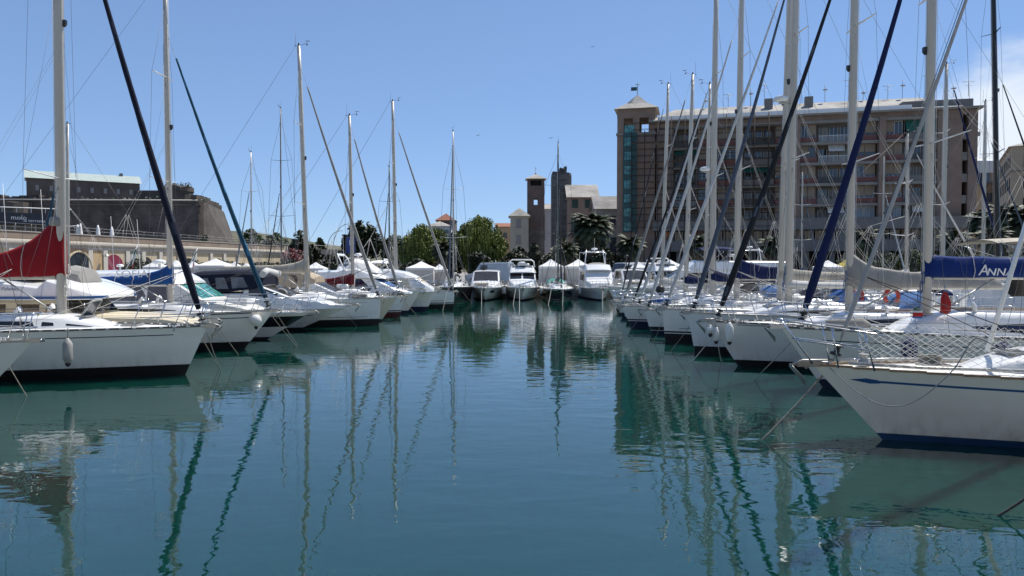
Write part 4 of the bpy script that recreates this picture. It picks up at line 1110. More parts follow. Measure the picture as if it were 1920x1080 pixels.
for z in (20, 16.4, 12.8, 9.2):
    for k in range(7): MB().box((-.02, 2 + k * 3.4, z - QZ), (.1, 1.1, 1.9)).build('window', darkin, t_)
for z in (18.2, 11): MB().box((w_ / 2, 13, z - QZ), (w_ + .3, 26.3, .25)).build('string_course', slabm, t_)

# fortress on the left
def wall_poly(name, label, base, top, thick, m, root, courses=1):
    """base/top lists of world points; makes a battered wall with thickness away from the camera"""
    mb = MB(); n = len(base)
    for i in range(n - 1):
        a, b, c, d = base[i], base[i + 1], top[i + 1], top[i]
        mb.face([a, b, c, d])
        off = Vector((0, thick, 0)); mb.face([d, c, Vector(c) + off, Vector(d) + off]); mb.face([Vector(b) + off, Vector(a) + off, Vector(d) + off, Vector(c) + off])
    for i, rev in ((0, 0), (n - 1, 1)):
        a, d = Vector(base[i]), Vector(top[i]); off = Vector((0, thick, 0)); mb.face([a, d, d + off, a + off])
    return mb.build(name, m, root, label)
def fortress():
    t = thing('fortress', 'huge dark stone fortress with sloping bastion on the left', 'fortress', (0, 0, 0))
    zt = W(372, 376, 180).z
    T = [W(-500, 352, 176), W(60, 366, 178), W(372, 376, 180)]
    T = [Vector((p.x, p.y, zt)) for p in T]
    Bt = [Vector((p.x, p.y - 1.5, QZ + 1)) for p in T]; Bt[-1] = Vector((W(383, 400, 180).x, 176.5, QZ + 1))
    wall_poly('curtain_wall', None, Bt, T, 6, stone_d, t)
    tr = [T[-1], Vector((W(412, 390, 212).x, 212, zt - .2))]; bs = [Bt[-1], Vector((W(449, 400, 214).x, 214, QZ + 1))]
    wall_poly('bastion_wall', None, bs, tr, 3, stone_l, t)
    # string course and parapet with gaps
    s = MB(); s.tube([Vector((p.x, p.y - .1, zt - 1.2)) for p in T], .28, 6); s.tube([T[-1] + Vector((.2, -.1, -1.2)), tr[1] + Vector((.4, 0, -1.2))], .28, 6); s.build('string_course', stone_l, t)
    MB().tube([Vector((p.x, p.y - .25, zt + .02)) for p in T], .17, 6).build('terrace_coping', mat('pale_coping', (.45, .42, .37)), t)
    p = MB()
    for i in range(7):
        q = T[-1].lerp(tr[1], (i + .4) / 7); p.box((q.x - .6, q.y, q.z + .7), (1.6, 3.4, 1.5 + .3 * (i % 3)), 0, radians(-8))
    p.build('merlon', stone_l, t)
    for k in range(16):
        a = W(70 + k * 21, 372, 181); tuft(t, 'wall_plant', (a.x, 180.5, zt + .1), .7 + .5 * ((k * 7) % 3) / 2, 40, k, LEAF['olive'])
    a = T[1].lerp(T[2], .0)
    MB().face([T[0], T[1], T[2], tr[1], Vector((-165, 330, zt - 1)), Vector((-330, 330, zt - 1))]).build('upper_terrace', earth, t)
    # ruined left bastion
    R = []
    c = W(22, 400, 172); 
    for z, r in ((QZ, 8.3), (W(0, 402, 172).z, 7.6), (W(0, 386, 172).z, 7.2), (W(0, 378, 172).z, 7.0)):
        R.append([Vector((c.x - 5 + r * cos(2 * pi * k / 24), 181 + r * sin(2 * pi * k / 24), z + (noise.noise(Vector((k * .7, r, 0))) * 1.2 if z > 14 else 0))) for k in range(24)])
    MB().rings(R, sm=False).build('ruined_turret', stone_l, t)
    k = MB()
    for i in range(9): q = W(-60 + i * 17, 366 - (i * 5 % 4) * 1.5, 184); k.box((q.x, 186, (q.z + 16.6) / 2), (2.4, 3, q.z - 17.4), 0, .2 * (i % 3))
    k.build('broken_wall', stone_d, t)
    # barracks on top
    zb = zt - 1
    A, Bq = W(49, 333, 196), W(262, 346, 211)
    ang = atan2(Bq.y - A.y, Bq.x - A.x); L_ = (Bq - A).to_2d().length; hh = A.z - zb
    b = thing('barracks', 'long brown barracks with pale green roof on top of the fortress', 'building', (A.x, A.y, zb), ang)
    MB().box((L_ / 2, 4.5, hh / 2), (L_, 9, hh)).build('wall', brickmat('barracks_plaster', (.14, .105, .09), (.13, .10, .085), (.12, .095, .08), 3, 1), b)
    for i in range(8): MB().box((L_ * (.09 + i * .118), -.02, hh * .70), (.8, .1, 1.5)).build('window', mat('blocked_window', (.30, .27, .25), .9), b)
    r = MB(); r.face([(-.5, -.5, hh), (L_ + .5, -.5, hh), (L_ + .5, 4.5, hh + 2.5), (-.5, 4.5, hh + 2.5)]); r.face([(L_ + .5, 9.5, hh), (-.5, 9.5, hh), (-.5, 4.5, hh + 2.5), (L_ + .5, 4.5, hh + 2.5)]); r.face([(L_, 0, hh), (L_, 9, hh), (L_, 4.5, hh + 1.7)]); r.face([(0, 9, hh), (0, 0, hh), (0, 4.5, hh + 1.7)])
    rf = r.build('roof', copper, b); MB().box((L_ * .84, 4.5, hh + 2.3), (.9, .9, 1.7)).build('chimney', slabm, rf)
    # round keep
    c = W(322, 360, 196); r0 = (W(362, 360, 196).x - W(304, 360, 196).x) / 2; zz = W(0, 350, 196).z
    k = thing('round_keep', 'round ruined stone keep right of the barracks on the fortress', 'tower', (c.x, 199, zb))
    R = []
    for z, r in ((0, r0), (zz - zb - 1.2, r0), (zz - zb - 1.1, r0 * 1.05), (zz - zb, r0 * 1.04), (zz - zb + .4, r0 * .9)):
        R.append([(r * cos(2 * pi * i / 20), r * sin(2 * pi * i / 20), z + (noise.noise(Vector((i * .9, 3, 1))) * .9 if z > 3 else 0)) for i in range(20)])
    MB().rings(R, sm=False).build('keep_wall', stone_l, k)
    for i in range(5): tuft(k, 'wall_plant', (-r0 * .7 + i * 1.8, -r0 * .6, zz - zb + .4), .9, 50, i + 30, LEAF['olive'])
    w2 = thing('low_ruin', 'low ruined stone wall between the barracks and the round keep', 'ruin', (W(283, 360, 197).x, 197, zb))
    MB().box((0, 0, 2.0), (7, 4, W(0, 351, 197).z - zb)).box((4, 1, 1.2), (4, 3, 5)).build('ruin_wall', stone_l, w2)
fortress()

# raised promenade with arches on the left
def promenade():
    ZT = 7.3
    pts = [Vector((-69.5, 28, 0)), Vector((-62.6, 88, 0)), Vector((-55.0, 152, 0)), Vector((-50.5, 190, 0))]
    t = thing('promenade', 'raised seafront promenade with cream arcade, moulded cornice and iron railing', 'building', (0, 0, 0))
    def strip(name, z0, z1, out, th, m, p=pts):
        mb = MB()
        for i in range(len(p) - 1):
            a, b = p[i], p[i + 1]; d = (b - a).normalized(); nrm = Vector((d.y, -d.x, 0)); c = (a + b) / 2 + nrm * (out - th / 2)
            mb.box((c.x, c.y, (z0 + z1) / 2), ((b - a).length, th, z1 - z0), 0, atan2(d.y, d.x))
        return mb.build(name, m, t)
    strip('arcade_wall', QZ, ZT - 1.9, 0, 1.0, stucco)
    strip('parapet', ZT - .95, ZT - .1, .1, .8, mat('brown_parapet', (.27, .21, .16), .9, var=.25, scale=.4)); strip('coping', ZT - .1, ZT, .2, 1.0, mat('pale_coping', (.52, .49, .43), .8))
    mb = MB(); mb.tube([p + Vector((.1, 0, ZT - 1.45)) for p in pts], .45, 10); mb.build('roll_moulding', mat('moulding_stone', (.36, .33, .28), .9, var=.15), t)
    strip('lower_cornice', ZT - 2.15, ZT - 1.85, .3, 1.0, mat('pale_coping', (.5, .5, .5)))
    strip('deck', ZT - 1.0, ZT - .9, -.8, 60, paving)
    r = MB()
    for i in range(len(pts) - 1):
        a, b = pts[i], pts[i + 1]; n = int((b - a).length / 2.5)
        for z in (ZT + .95, ZT + .5): r.tube([a + Vector((0, 0, z)), b + Vector((0, 0, z))], .022, 4)
        for k in range(n): q = a.lerp(b, k / n); r.tube([q + Vector((0, 0, ZT)), q + Vector((0, 0, ZT + .95))], .02, 4)
    r.build('railing', galv, t)
    a, b = pts[0], pts[2]; d = (b - a).normalized(); nrm = Vector((d.y, -d.x, 0)); rz = atan2(d.y, d.x)
    wallc = [mat('ochre_wall', (.46, .33, .18), .9, var=.12), stucco, mat('grey_green_wall', (.33, .33, .27), .9, var=.12)]
    def atpx(px):
        q = (px - 960) / F_PX
        for i in range(len(pts) - 1):
            a, b = pts[i], pts[i + 1]; den = (b.x - a.x) - q * (b.y - a.y); u = (q * a.y - a.x) / den
            if 0 <= u <= 1: return a.lerp(b, u)
        return pts[-1]
    # pilasters and bays
    for px in (20, 60, 108, 168, 196, 238, 268, 300, 335, 365, 395, 420, 445):
        q = atpx(px); MB().box((q.x + nrm.x * .12, q.y + nrm.y * .12, 3.1), (.9, .3, 4.4), 0, rz).build('pilaster', mat('pilaster_plaster', (.50, .47, .41), .9, var=.1), t)
    for i, (p0, p1) in enumerate(((112, 164), (172, 193), (200, 234), (242, 266))):
        qa, qb = atpx(p0), atpx(p1); c = (qa + qb) / 2; MB().box((c.x + nrm.x * .04, c.y + nrm.y * .04, 3.1), ((qb - qa).length, .1, 4.3), 0, rz).build('bay_wall', wallc[[0, 0, 1, 2][i]], t)
    def arched(px, w, h, m, name, label=None, z0=QZ, ring=None):
        q = atpx(px) + nrm * .16; P = [Vector((-w / 2, 0, 0)), Vector((w / 2, 0, 0))] + [Vector((w / 2 * cos(pi * k / 14), 0, h - w / 2 + w / 2 * sin(pi * k / 14))) for k in range(15)]
        M = Matrix.Rotation(rz, 4, 'Z'); T = Matrix.Translation(q + Vector((0, 0, z0)))
        mb = MB().face([T @ M @ p for p in P]); off = Vector((nrm.x * .06, nrm.y * .06, 0))
        mb2 = MB().face([T @ M @ p + off for p in P])
        o = mb2.build(name, m, t, label)
        if ring: MB().tube([T @ M @ p + off for p in P[2:]], .16, 6).build('arch_moulding', ring, o)
        return q
    arched(146, 5.2, 3.9, pane, 'arched_window', ring=wallc[1])
    q = arched(212, 4.6, 3.6, mat('pink_sign', (.20, .012, .045), .6), 'arched_sign', 'round-topped crimson shop sign')
    arched(272, 4.0, 3.3, darkin, 'arched_doorway')
    arched(352, 4.0, 3.2, darkin, 'arched_doorway'); arched(408, 4.0, 3.2, darkin, 'arched_doorway')
    o = text('shop_lettering', 'Hamburgeria', .62, rust, t, atpx(146) + nrm * .3 + Vector((0, 0, 5.25)), (pi / 2, 0, rz))
    for px in (14, 27):
        q = atpx(px) + nrm * .35; a_ = MB().box((q.x, q.y, 3.9), (1.3, .5, 1.1), 0, rz).build('air_conditioner', whitepaint, t)
        MB().lathe([(.4, 0), (.36, .02)], (0, 0, 0), 16).build('fan_grille', blackm, a_).matrix_local = Matrix.Translation(q + nrm * .28 + Vector((0, 0, 3.9))) @ Matrix.Rotation(rz, 4, 'Z') @ Matrix.Rotation(pi / 2, 4, 'X')
    for px in (41, 190):
        q = atpx(px) + nrm * .9; l = MB().lathe([(.42, 0), (.36, .1), (.12, .3), (.06, .5)], (q.x, q.y, 4.2), 12); l.tube([(q.x, q.y, 4.6), (q.x, q.y, 5.1), (q.x - nrm.x * .9, q.y - nrm.y * .9, 5.1)], .03, 4); l.build('wall_lamp', galv, t)
    # road bridge further right
    b_ = thing('road_bridge', 'low dark concrete road bridge between the promenade and the trees', 'bridge', (0, 0, 0))
    a, c = W(455, 466, 170), W(660, 466, 196); zz = 6.2; m_ = (a + c) / 2; r_ = atan2(c.y - a.y, c.x - a.x)
    MB().box((m_.x, m_.y, zz), ((c - a).length, 8, 1.3), 0, r_).build('bridge_deck', concr2, b_)
    for k in range(5): q = a.lerp(c, k / 4); MB().box((q.x, q.y, 3.2), (1.6, 5, 5), 0, r_).build('bridge_pier', concr2, b_)
    rr = MB(); e = Vector((0, -4, 0))
    rr.tube([Vector((a.x, a.y - 3.9, zz + 1.6)), Vector((c.x, c.y - 3.9, zz + 1.6))], .05, 4); rr.build('bridge_railing', galv, b_)
    # restaurant on the terrace
    A = W(-140, 430, 92); Bq = W(86, 430, 99); ang = atan2(Bq.y - A.y, Bq.x - A.x); L_ = (Bq - A).to_2d().length
    s = thing('terrace_restaurant', 'dark flat-roofed terrace restaurant with white lettering above the red sail cover', 'building', (A.x, A.y, ZT - .9), ang)
    z1 = W(0, 397, 95).z - (ZT - .9); zm = W(0, 419, 95).z - (ZT - .9)
    MB().box((L_ / 2, 5, zm / 2), (L_, 9, zm)).build('glazed_front', pane, s)
    MB().box((L_ / 2, 4.6, (z1 + zm) / 2), (L_ + .5, 10.2, z1 - zm)).build('fascia', mat('dark_blue_grey_fascia', (.025, .03, .04), .6), s)
    f = MB()
    for k in range(12): f.box((k * L_ / 11, .4, zm / 2), (.18, .16, zm))
    f.build('mullion', galv, s)
    rl = MB(); rl.tube([(0, -.4, z1 + .7), (L_ + 3, -.4, z1 + .7)], .06, 4)
    for k in range(9): rl.tube([(k * L_ / 8, -.4, z1), (k * L_ / 8, -.4, z1 + .7)], .03, 4)
    rl.build('roof_railing', whitepaint, s)
    def ul(px): q = (px - 960) / F_PX; return (q * A.y - A.x) / (cos(ang) - q * sin(ang))
    text('sign_lettering', 'molo', .85, letter, s, (ul(38), -.56, (z1 + zm) / 2 + .1), (pi / 2, 0, 0))
    text('sign_lettering', 'la terrazza', .58, letter, s, (ul(67), -.56, (z1 + zm) / 2 - .25), (pi / 2, 0, 0))
    for px, hh in ((146, 421), (151, 419), (184, 422), (210, 425)):
        base = W(px, 445, 103); u = thing('parasol', {146: 'closed white parasol, left one of the close pair on the promenade', 151: 'closed white parasol, taller right one of the close pair on the promenade', 184: 'closed white parasol standing alone in the middle of the promenade', 210: 'closed white parasol nearest the fortress bastion'}[px], 'parasol', (base.x, base.y, ZT - .9), 0, 'closed parasols on the promenade')
        H_ = W(0, hh, 103).z - (ZT - .9)
        MB().lathe([(.34, H_ * .35), (.30, H_ * .42), (.24, H_ * .62), (.20, H_ * .8), (.08, H_)], (0, 0, 0), 8).build('canopy', f_white, u); MB().tube([(0, 0, 0), (0, 0, H_ * .4)], .04, 6).build('pole', galv, u)
promenade()

# ---------------------------------------------------------------- trees
def crown_mesh(blobs, n, s, seed, droop=0.0, flat=1.0):
    rnd = random.Random(seed); mb = MB(); tot = sum(b[3] ** 2 for b in blobs)
    for (bx, by, bz, br, *q) in blobs:
        k = int(n * br ** 2 / tot); ez = q[0] if q else 1.0
        tw = rnd.choice((0, 1, 1, 2))
        for _ in range(k):
            v = Vector((rnd.gauss(0, 1), rnd.gauss(0, 1), rnd.gauss(0, 1))).normalized(); rr = br * (rnd.random() ** .28) * (1 + .22 * noise.noise(v * 2.3 + Vector((bx, by, bz))))
            p = Vector((bx, by, bz)) + Vector((v.x * rr, v.y * rr, v.z * rr * ez))
            if noise.noise(p * .9 + Vector((seed, 0, 0))) < -.22: continue
            if droop:
                l = droop * rnd.uniform(.4, 1.2); w = s * .35; a = rnd.random() * 6.28; dx, dy = cos(a) * w, sin(a) * w
                mi = rnd.choice((tw, 0, 1, 2)); x2, y2 = p.x + rnd.uniform(-.1, .1), p.y + rnd.uniform(-.1, .1)
                mb.face([(p.x - dx, p.y - dy, p.z), (p.x + dx, p.y + dy, p.z), (x2 + dx * .8, y2 + dy * .8, p.z - l), (x2 - dx * .6, y2 - dy * .6, p.z - l * 1.05)], mi)
                leaf(mb, p, s * .8, rnd, mi)
            else: leaf(mb, p, s * rnd.uniform(.7, 1.3), rnd, rnd.choice((tw, tw, 0, 1, 2)))
    return mb
def tree(name, label, cat, px, yt, d, wpx, kind, n=2600, s=.26, seed=1, droop=0, base=QZ, group=None, tall=1.0, zlow=.28):
    c = W(px, yt, d); R = wpx * d / F_PX / 2; H = c.z - base
    t = thing(name, label, cat, (c.x, d, base), 0, group); rnd = random.Random(seed)
    ch = H * (1 - zlow); blobs = [(0, 0, H - ch * .42, min(R * .72, ch * .42), 1.0)]
    for k in range(9):
        a = k * 2.4 + seed; q = rnd.uniform(.35, .62); rr = R * rnd.uniform(.3, .46)
        blobs.append((cos(a) * R * q, sin(a) * R * q, H - ch * rnd.uniform(.28, .78), rr, rnd.uniform(.75, 1.1)))
    blobs.append((0, 0, H - R * .36, R * .36, .95))
    tr = MB(); tr.tube([(0, 0, -.2), (R * .04, 0, H * .2), (0, R * .05, H * .45)], [R * .10, R * .075, R * .05], 8)
    for b in blobs[1:]: tr.tube([(0, 0, H * .22), (b[0] * .5, b[1] * .5, lerp(H * .3, b[2], .6)), (b[0], b[1], b[2])], [R * .05, R * .03, R * .012], 5)
    tr.build('trunk', bark, t)
    crown_mesh(blobs, n, s, seed, droop).build('crown', LEAF[kind], t)
    return t
tree('magnolia_tree', 'dark glossy round-headed tree standing alone left of the willows', 'tree', 678, 412, 92, 84, 'dark', 4200, .28, 3, group=None)
tree('willow_tree', 'bright green willow behind the left white gazebos', 'tree', 795, 419, 90, 112, 'willow', 9000, .16, 5, droop=.8, zlow=.12, group='willows by the quay')
tree('willow_tree', 'tall bright green willow behind the far motor yachts', 'tree', 900, 402, 86, 118, 'willow', 10000, .16, 8, droop=.8, zlow=.12, group='willows by the quay')
tree('broadleaf_tree', 'smaller green tree between the dark round tree and the left willow', 'tree', 738, 434, 96, 62, 'green', 2200, .26, 11, zlow=.15)
tree('broadleaf_tree', 'green tree filling the gap between the two willows', 'tree', 852, 432, 92, 66, 'green', 2600, .22, 15, zlow=.05)
tree('broadleaf_tree', 'low green tree left of the left willow, over the wide gazebo', 'tree', 765, 440, 94, 60, 'willow', 3200, .18, 16, zlow=.05)
tree('pine_tree', 'small lone pine against the sky left of the curved lamps', 'tree', 600, 446, 190, 22, 'green', 700, .5, 13, zlow=.5)
for i, (px, yt, d, w, k, lab) in enumerate((
    (1002, 456, 84, 40, 'olive', 'low grey-green bush in front of the brick tower'), (1055, 444, 88, 62, 'olive', 'grey-green olive tree in front of the grey stone tower'),
    (975, 462, 92, 46, 'dark', 'dark shrub below the ivory house'), (560, 432, 170, 50, 'dark', 'dark hillside tree behind the black mast'),
    (520, 436, 180, 60, 'green', 'green hillside tree right of the bastion'), (470, 428, 215, 56, 'green', 'green hillside tree touching the fortress bastion'),
    (505, 441, 168, 52, 'olive', 'grey-green tree below the hillside woods'), (583, 458, 175, 44, 'dark', 'low dark tree by the road bridge'),
    (385, 440, 150, 34, 'olive', 'grey-green bush at the foot of the fortress bastion'), (640, 470, 130, 50, 'dark', 'dark hedge tree beside the road bridge'), (1135, 462, 80, 50, 'dark', 'dark bush at the foot of the big palm'))):
    tree('tree', lab, 'tree', px, yt, d, w, k, 1400, .3 * d / 100, 20 + i, zlow=.1)
tree('red_leaved_shrub', 'red-leaved shrub hanging over the wall behind the beige sail cover', 'shrub', 547, 463, 118, 56, 'red', 1500, .25, 40, zlow=.05)
def palm(label, px, yt, d, R, seed, hang=0.0, tilt=0.0, kind='palm', n=46, group='palm trees along the quay', skirt=True):
    c = W(px, yt, d); base = QZ; H = c.z - base - R * .55
    t = thing('palm_tree', label, 'palm', (c.x, d, base), seed * 1.3, group); rnd = random.Random(seed)
    prof = [(.34, -.2), (.28, .5)]; z = .5
    while z < H: prof += [(.25, z), (.29, z + .12)]; z += .3
    MB().lathe(prof + [(.30, H)], (0, 0, 0), 10).build('trunk', bark, t)
    mb = MB()
    for i in range(n):
        a = i * 2.39996; el = lerp(1.35, -.55, (i / n) ** .9) + rnd.uniform(-.1, .1); L_ = R * rnd.uniform(.9, 1.12)
        P = []; p = Vector((0, 0, H)); e = el
        for k in range(8): P.append(p.copy()); p = p + Vector((cos(a) * cos(e), sin(a) * cos(e), sin(e))) * (L_ / 7); e -= .22 + .10 * k / 7
        side = Vector((-sin(a), cos(a), 0)); mi = 1 if rnd.random() < .5 else rnd.choice((0, 2))
        for k in range(1, 8):
            for q in (0, .33, .66):
                b0 = P[k - 1].lerp(P[k], q); w = R * .26 * sin(pi * min(1, (k + q) / 8.2 + .12)) ; tn = (P[k] - P[k - 1]).normalized()
                for sg in (1, -1):
                    tp = b0 + side * sg * w + tn * w * .55 - Vector((0, 0, w * .55)); mb.face([b0, b0 + tn * (L_ * .085), tp], mi)
    mb.build('crown', LEAF[kind], t)
    if skirt:
        sk = MB()
        for i in range(int(160 + hang * 160)):
            a = rnd.random() * 6.28; r0 = rnd.uniform(.15, .75) * (1 + hang * .62); z0 = H - rnd.uniform(0, .3 + hang * 1.5); l = rnd.uniform(.6, 1.2 + hang * 1.4)
            x, y = cos(a) * r0, sin(a) * r0; sx, sy = -sin(a) * .09, cos(a) * .09
            sk.face([(x * .5 - sx, y * .5 - sy, z0), (x * .5 + sx, y * .5 + sy, z0), (x * 1.15 + sx, y * 1.15 + sy, max(.3, z0 - l)), (x * 1.15 - sx, y * 1.15 - sy, max(.3, z0 - l - .1))])
        sk.build('dead_fronds', dead, t)
    return t
palm('big shaggy palm with a thick skirt of dead fronds', 1110, 398, 84, 3.4, 1, hang=2.4, n=110)
palm('palm at the foot of the apartment block tower', 1181, 441, 82, 2.3, 2, n=60)
palm('small palm leaning out of the right side of the left willow', 832, 450, 84, 2.1, 3, hang=.8)
palm('palm low behind the grey stone tower bushes', 1062, 452, 80, 2.0, 4, hang=.8)
palm('palm in front of the second orange-lit window', 1306, 438, 84, 2.2, 5, hang=.9)
palm('palm before the grey mezzanine band left of the thick twin masts', 1447, 442, 82, 2.2, 6, hang=.7)
palm('palm behind the grey sail cover', 1618, 428, 84, 2.6, 7, n=60)
palm('palm behind the blue sail cover mast', 1790, 432, 82, 2.6, 8, n=60)
palm('large date palm right of the apartment block end wall', 1846, 392, 84, 2.7, 9, n=60)
palm('large date palm behind the black mast', 1884, 380, 80, 2.9, 10, n=64)
palm('large date palm at the right edge of the picture', 1925, 388, 78, 2.9, 11, n=64)
palm('short leafy palm below the large date palms', 1862, 425, 74, 2.2, 12, n=50)

def hedge(label, x0, x1, y, h, kind, seed, n=3500):
    t = thing('hedge', label, 'hedge', ((x0 + x1) / 2, y, QZ), 0, 'hedges behind the far quay'); rnd = random.Random(seed); mb = MB(); w = x1 - x0
    for _ in range(n):
        x = rnd.uniform(-w / 2, w / 2); top = h * (.75 + .35 * noise.noise(Vector((x * .45 + seed, 0, 0)))); z = top * rnd.random() ** .6
        leaf(mb, Vector((x, rnd.uniform(-.9, .9), z)), rnd.uniform(.12, .24), rnd, rnd.choice((0, 0, 1, 2)))
    mb.build('foliage', LEAF[kind], t)
    b = MB()
    for k in range(int(w / 1.5)): b.tube([(-w / 2 + k * 1.5, 0, 0), (-w / 2 + k * 1.5 + .2, .1, h * .6)], [.07, .03], 5)
    b.build('stems', bark, t)
hedge('dark hedge behind the left gazebos under the willow', -27, -6, 85, 3.1, 'dark', 1, 5200); hedge('dark hedge below the medieval towers', -5, 12.5, 83, 4.2, 'dark', 2, 6000); hedge('dark hedge at the foot of the apartment block', 13, 34, 88, 3.0, 'dark', 3, 5000)
hedge('grey-green hedge behind the row of gazebos on the left', -48, -28, 88, 3.0, 'olive', 4, 4200); hedge('grey-green hedge under the date palms', 40, 64, 88, 4.5, 'green', 5, 5200)
# ---------------------------------------------------------------- gazebos, vans, lamps on the quays
def gazebo(label, px, ya, d, w, walls=True, depth=None, base=QZ, m=None, rz=0.0, eave=None):
    c = W(px, ya, d); H = c.z - base; he = (eave if eave else H * .72); t = thing('gazebo', label, 'gazebo', (c.x, d, base), rz, 'white gazebos on the quays'); e = w / 2
    R = []
    for f, z in ((1, he - .22), (1.0, he), (.72, he + (H - he) * .22), (.4, he + (H - he) * .52), (.12, he + (H - he) * .88), (.03, H)):
        R.append([(x * e * f, y * e * f, z) for x, y in ((-1, -1), (0, -1), (1, -1), (1, 0), (1, 1), (0, 1), (-1, 1), (-1, 0))])
    MB().rings(R, sm=False).build('canopy', m or f_white, t)
    for sx in (-1, 1):
        for sy in (-1, 1): MB().tube([(sx * (e - .05), sy * (e - .05), 0), (sx * (e - .05), sy * (e - .05), he)], .035, 6).build('pole', whitepaint, t)
    if walls:
        for k, (a, b) in enumerate((((-1, -1), (1, -1)), ((-1, 1), (-1, -1)), ((1, -1), (1, 1)))):
            mb = MB(); n = 12; q = []
            for i in range(n + 1):
                x, y = lerp(a[0], b[0], i / n) * (e - .04), lerp(a[1], b[1], i / n) * (e - .04); o_ = .025 * (-1) ** i
                q.append([(x + (o_ if k else 0), y + (0 if k else o_), .05), (x, y, he - .2)])
            mb.rings(q, closed=False, caps=False); mb.build('side_wall', mat('gazebo_wall_cloth', (.50, .48, .44), .8, trans=.0, var=.1), t)
gazebo('white peaked gazebo behind the second far motor yacht', 956, 489, 78, 1.9, True)
gazebo('small white peaked gazebo further back left of the walled one', 1018, 493, 86, 1.9, True)
gazebo('large walled white gazebo left of the dark mast', 1033, 486, 75, 2.5, True)
gazebo('large walled white gazebo between the dark mast and the far right motor yacht', 1084, 486, 75, 2.6, True)
gazebo('wide white gazebo in front of the left willow', 790, 490, 76, 2.9, True)
gazebo('smaller white gazebo just right of the wide one under the willow', 824, 495, 77, 1.6, True)
gazebo('white gazebo half hidden by the far right yacht', 1196, 490, 78, 1.9, True)
gazebo('broad white gazebo behind the leaning forestays on the right', 1256, 487, 80, 3.0, True)
gazebo('grey-white gazebo behind the flybridge of the left rows', 592, 492, 80, 2.2, True)
for i, (px, y, w) in enumerate(((292, 488, 2.0), (330, 488, 2.3), (362, 490, 2.0), (404, 485, 3.4), (440, 491, 1.8), (462, 493, 1.5))):
    gazebo(['first', 'second', 'third', 'fourth and widest', 'fifth', 'last'][i] + ' gazebo from the left before the promenade arches', px, y, 80 + i * .7, w, True, m=f_white)
gazebo('white gazebo roof behind the navy forestay on the right', 1552, 488, 78, 2.4)
gazebo('yellow-topped gazebo behind the grey sail cover', 1585, 487, 80, 1.8, m=fabric('yellow_canvas', (.55, .42, .06)))
def van(label, px, d, rz, m, h=2.3, L_=5.0, W_=1.95):
    c = W(px, 500, d); t = thing('parked_van', label, 'van', (c.x, d, QZ), rz, 'vans parked on the quay')
    T = Trunk([(L_ / 2, .35, .75, W_ / 2 * .85, W_ / 2 * .8), (L_ / 2 - .1, .3, 1.0, W_ / 2, W_ / 2 * .92), (L_ / 2 - 1.0, .3, 1.2, W_ / 2, W_ / 2 * .95), (L_ / 2 - 1.75, .3, h - .05, W_ / 2, W_ / 2 * .88), (-L_ / 2 + .1, .3, h, W_ / 2, W_ / 2 * .88), (-L_ / 2, .35, h - .15, W_ / 2 * .98, W_ / 2 * .86)])
    b = T.build('van_body', m, t); T.screen(t, 2, pane, 1, wipers=False); T.window(t, L_ / 2 - 1.55, L_ / 2 - 2.6, .5, .88, pane, sl=.3)
    for sx in (1, -1):
        for sy in (1, -1):
            w = MB().tube([(sx * L_ * .31, sy * (W_ / 2 - .24), .33), (sx * L_ * .31, sy * (W_ / 2 + .01), .33)], .34, 14).build('wheel', blackm, t)
            MB().tube([(sx * L_ * .31, sy * (W_ / 2 + .0), .33), (sx * L_ * .31, sy * (W_ / 2 + .025), .33)], .2, 12).build('rim', galv, w)
        MB().box((L_ / 2 + .0, sx * .7, .82), (.06, .3, .16)).build('headlight', hatchg, t)
van('pale blue-grey van parked behind the far left motor yacht', 918, 77, radians(160), mat('van_paint_blue_grey', (.30, .36, .42), .25, coat=.6))
van('white van parked right of the far right motor yacht', 1172, 78, radians(-140), mat('van_paint_white', (.62, .63, .63), .25, coat=.6))
van('white van half hidden behind the leaning forestays', 1215, 84, radians(-170), mat('van_paint_white', (.6, .6, .6)))
def lamp(label, px, yt, d, lean):
    c = W(px, yt, d); H = c.z - QZ; t = thing('street_lamp', label, 'street lamp', (c.x, d, QZ), 0, 'curved street lamps')
    P = [(0, 0, 0), (0, 0, H * .45)] + [(lean * (1 - cos(k / 8 * pi / 2)), 0, H * .45 + H * .55 * sin(k / 8 * pi / 2)) for k in range(1, 9)]
    MB().tube(P, [.12] * 2 + [.08] * 8, 6).build('pole', galv, t); MB().box((lean + .35, 0, H), (.9, .25, .10)).build('lamp_head', galv, t)
lamp('curved street lamp, left and lower one of the pair above the bridge', 612, 433, 175, 3.2)
lamp('curved street lamp, right and taller one of the pair above the bridge', 624, 420, 175, 3.6)
def sign():
    c = W(658, 458, 88); t = thing('parking_sign', 'blue road sign with white P in front of the dark round tree', 'sign', (c.x, 88, QZ)); H = c.z - QZ
    MB().tube([(0, 0, 0), (0, 0, H)], .04, 6).build('post', galv, t); MB().box((0, -.06, H - .1), (1.1, .05, 2.0)).build('sign_panel', mat('sign_blue', (.02, .05, .25), .5), t)
    text('sign_symbol', 'P', 1.0, letter, t, (0, -.09, H + .15), (pi / 2, 0, 0))
sign()
def seabird(label, px, py, d, s=.5):
    c = W(px, py, d); t = thing('seabird', label, 'bird', c, .7)
    b = MB().tube([(-.25 * s, 0, 0), (0, 0, .03 * s), (.3 * s, 0, 0)], [.02 * s, .09 * s, .02 * s], 6)
    for sg in (1, -1): b.face([(-.08 * s, 0, .03 * s), (.12 * s, 0, .03 * s), (.08 * s, .45 * sg * s, .22 * s)]).face([(.12 * s, 0, .03 * s), (.08 * s, .45 * sg * s, .22 * s), (-.05 * s, .95 * sg * s, .08 * s)])
    b.build('bird_body', mat('bird_grey', (.2, .2, .21), .8), t)
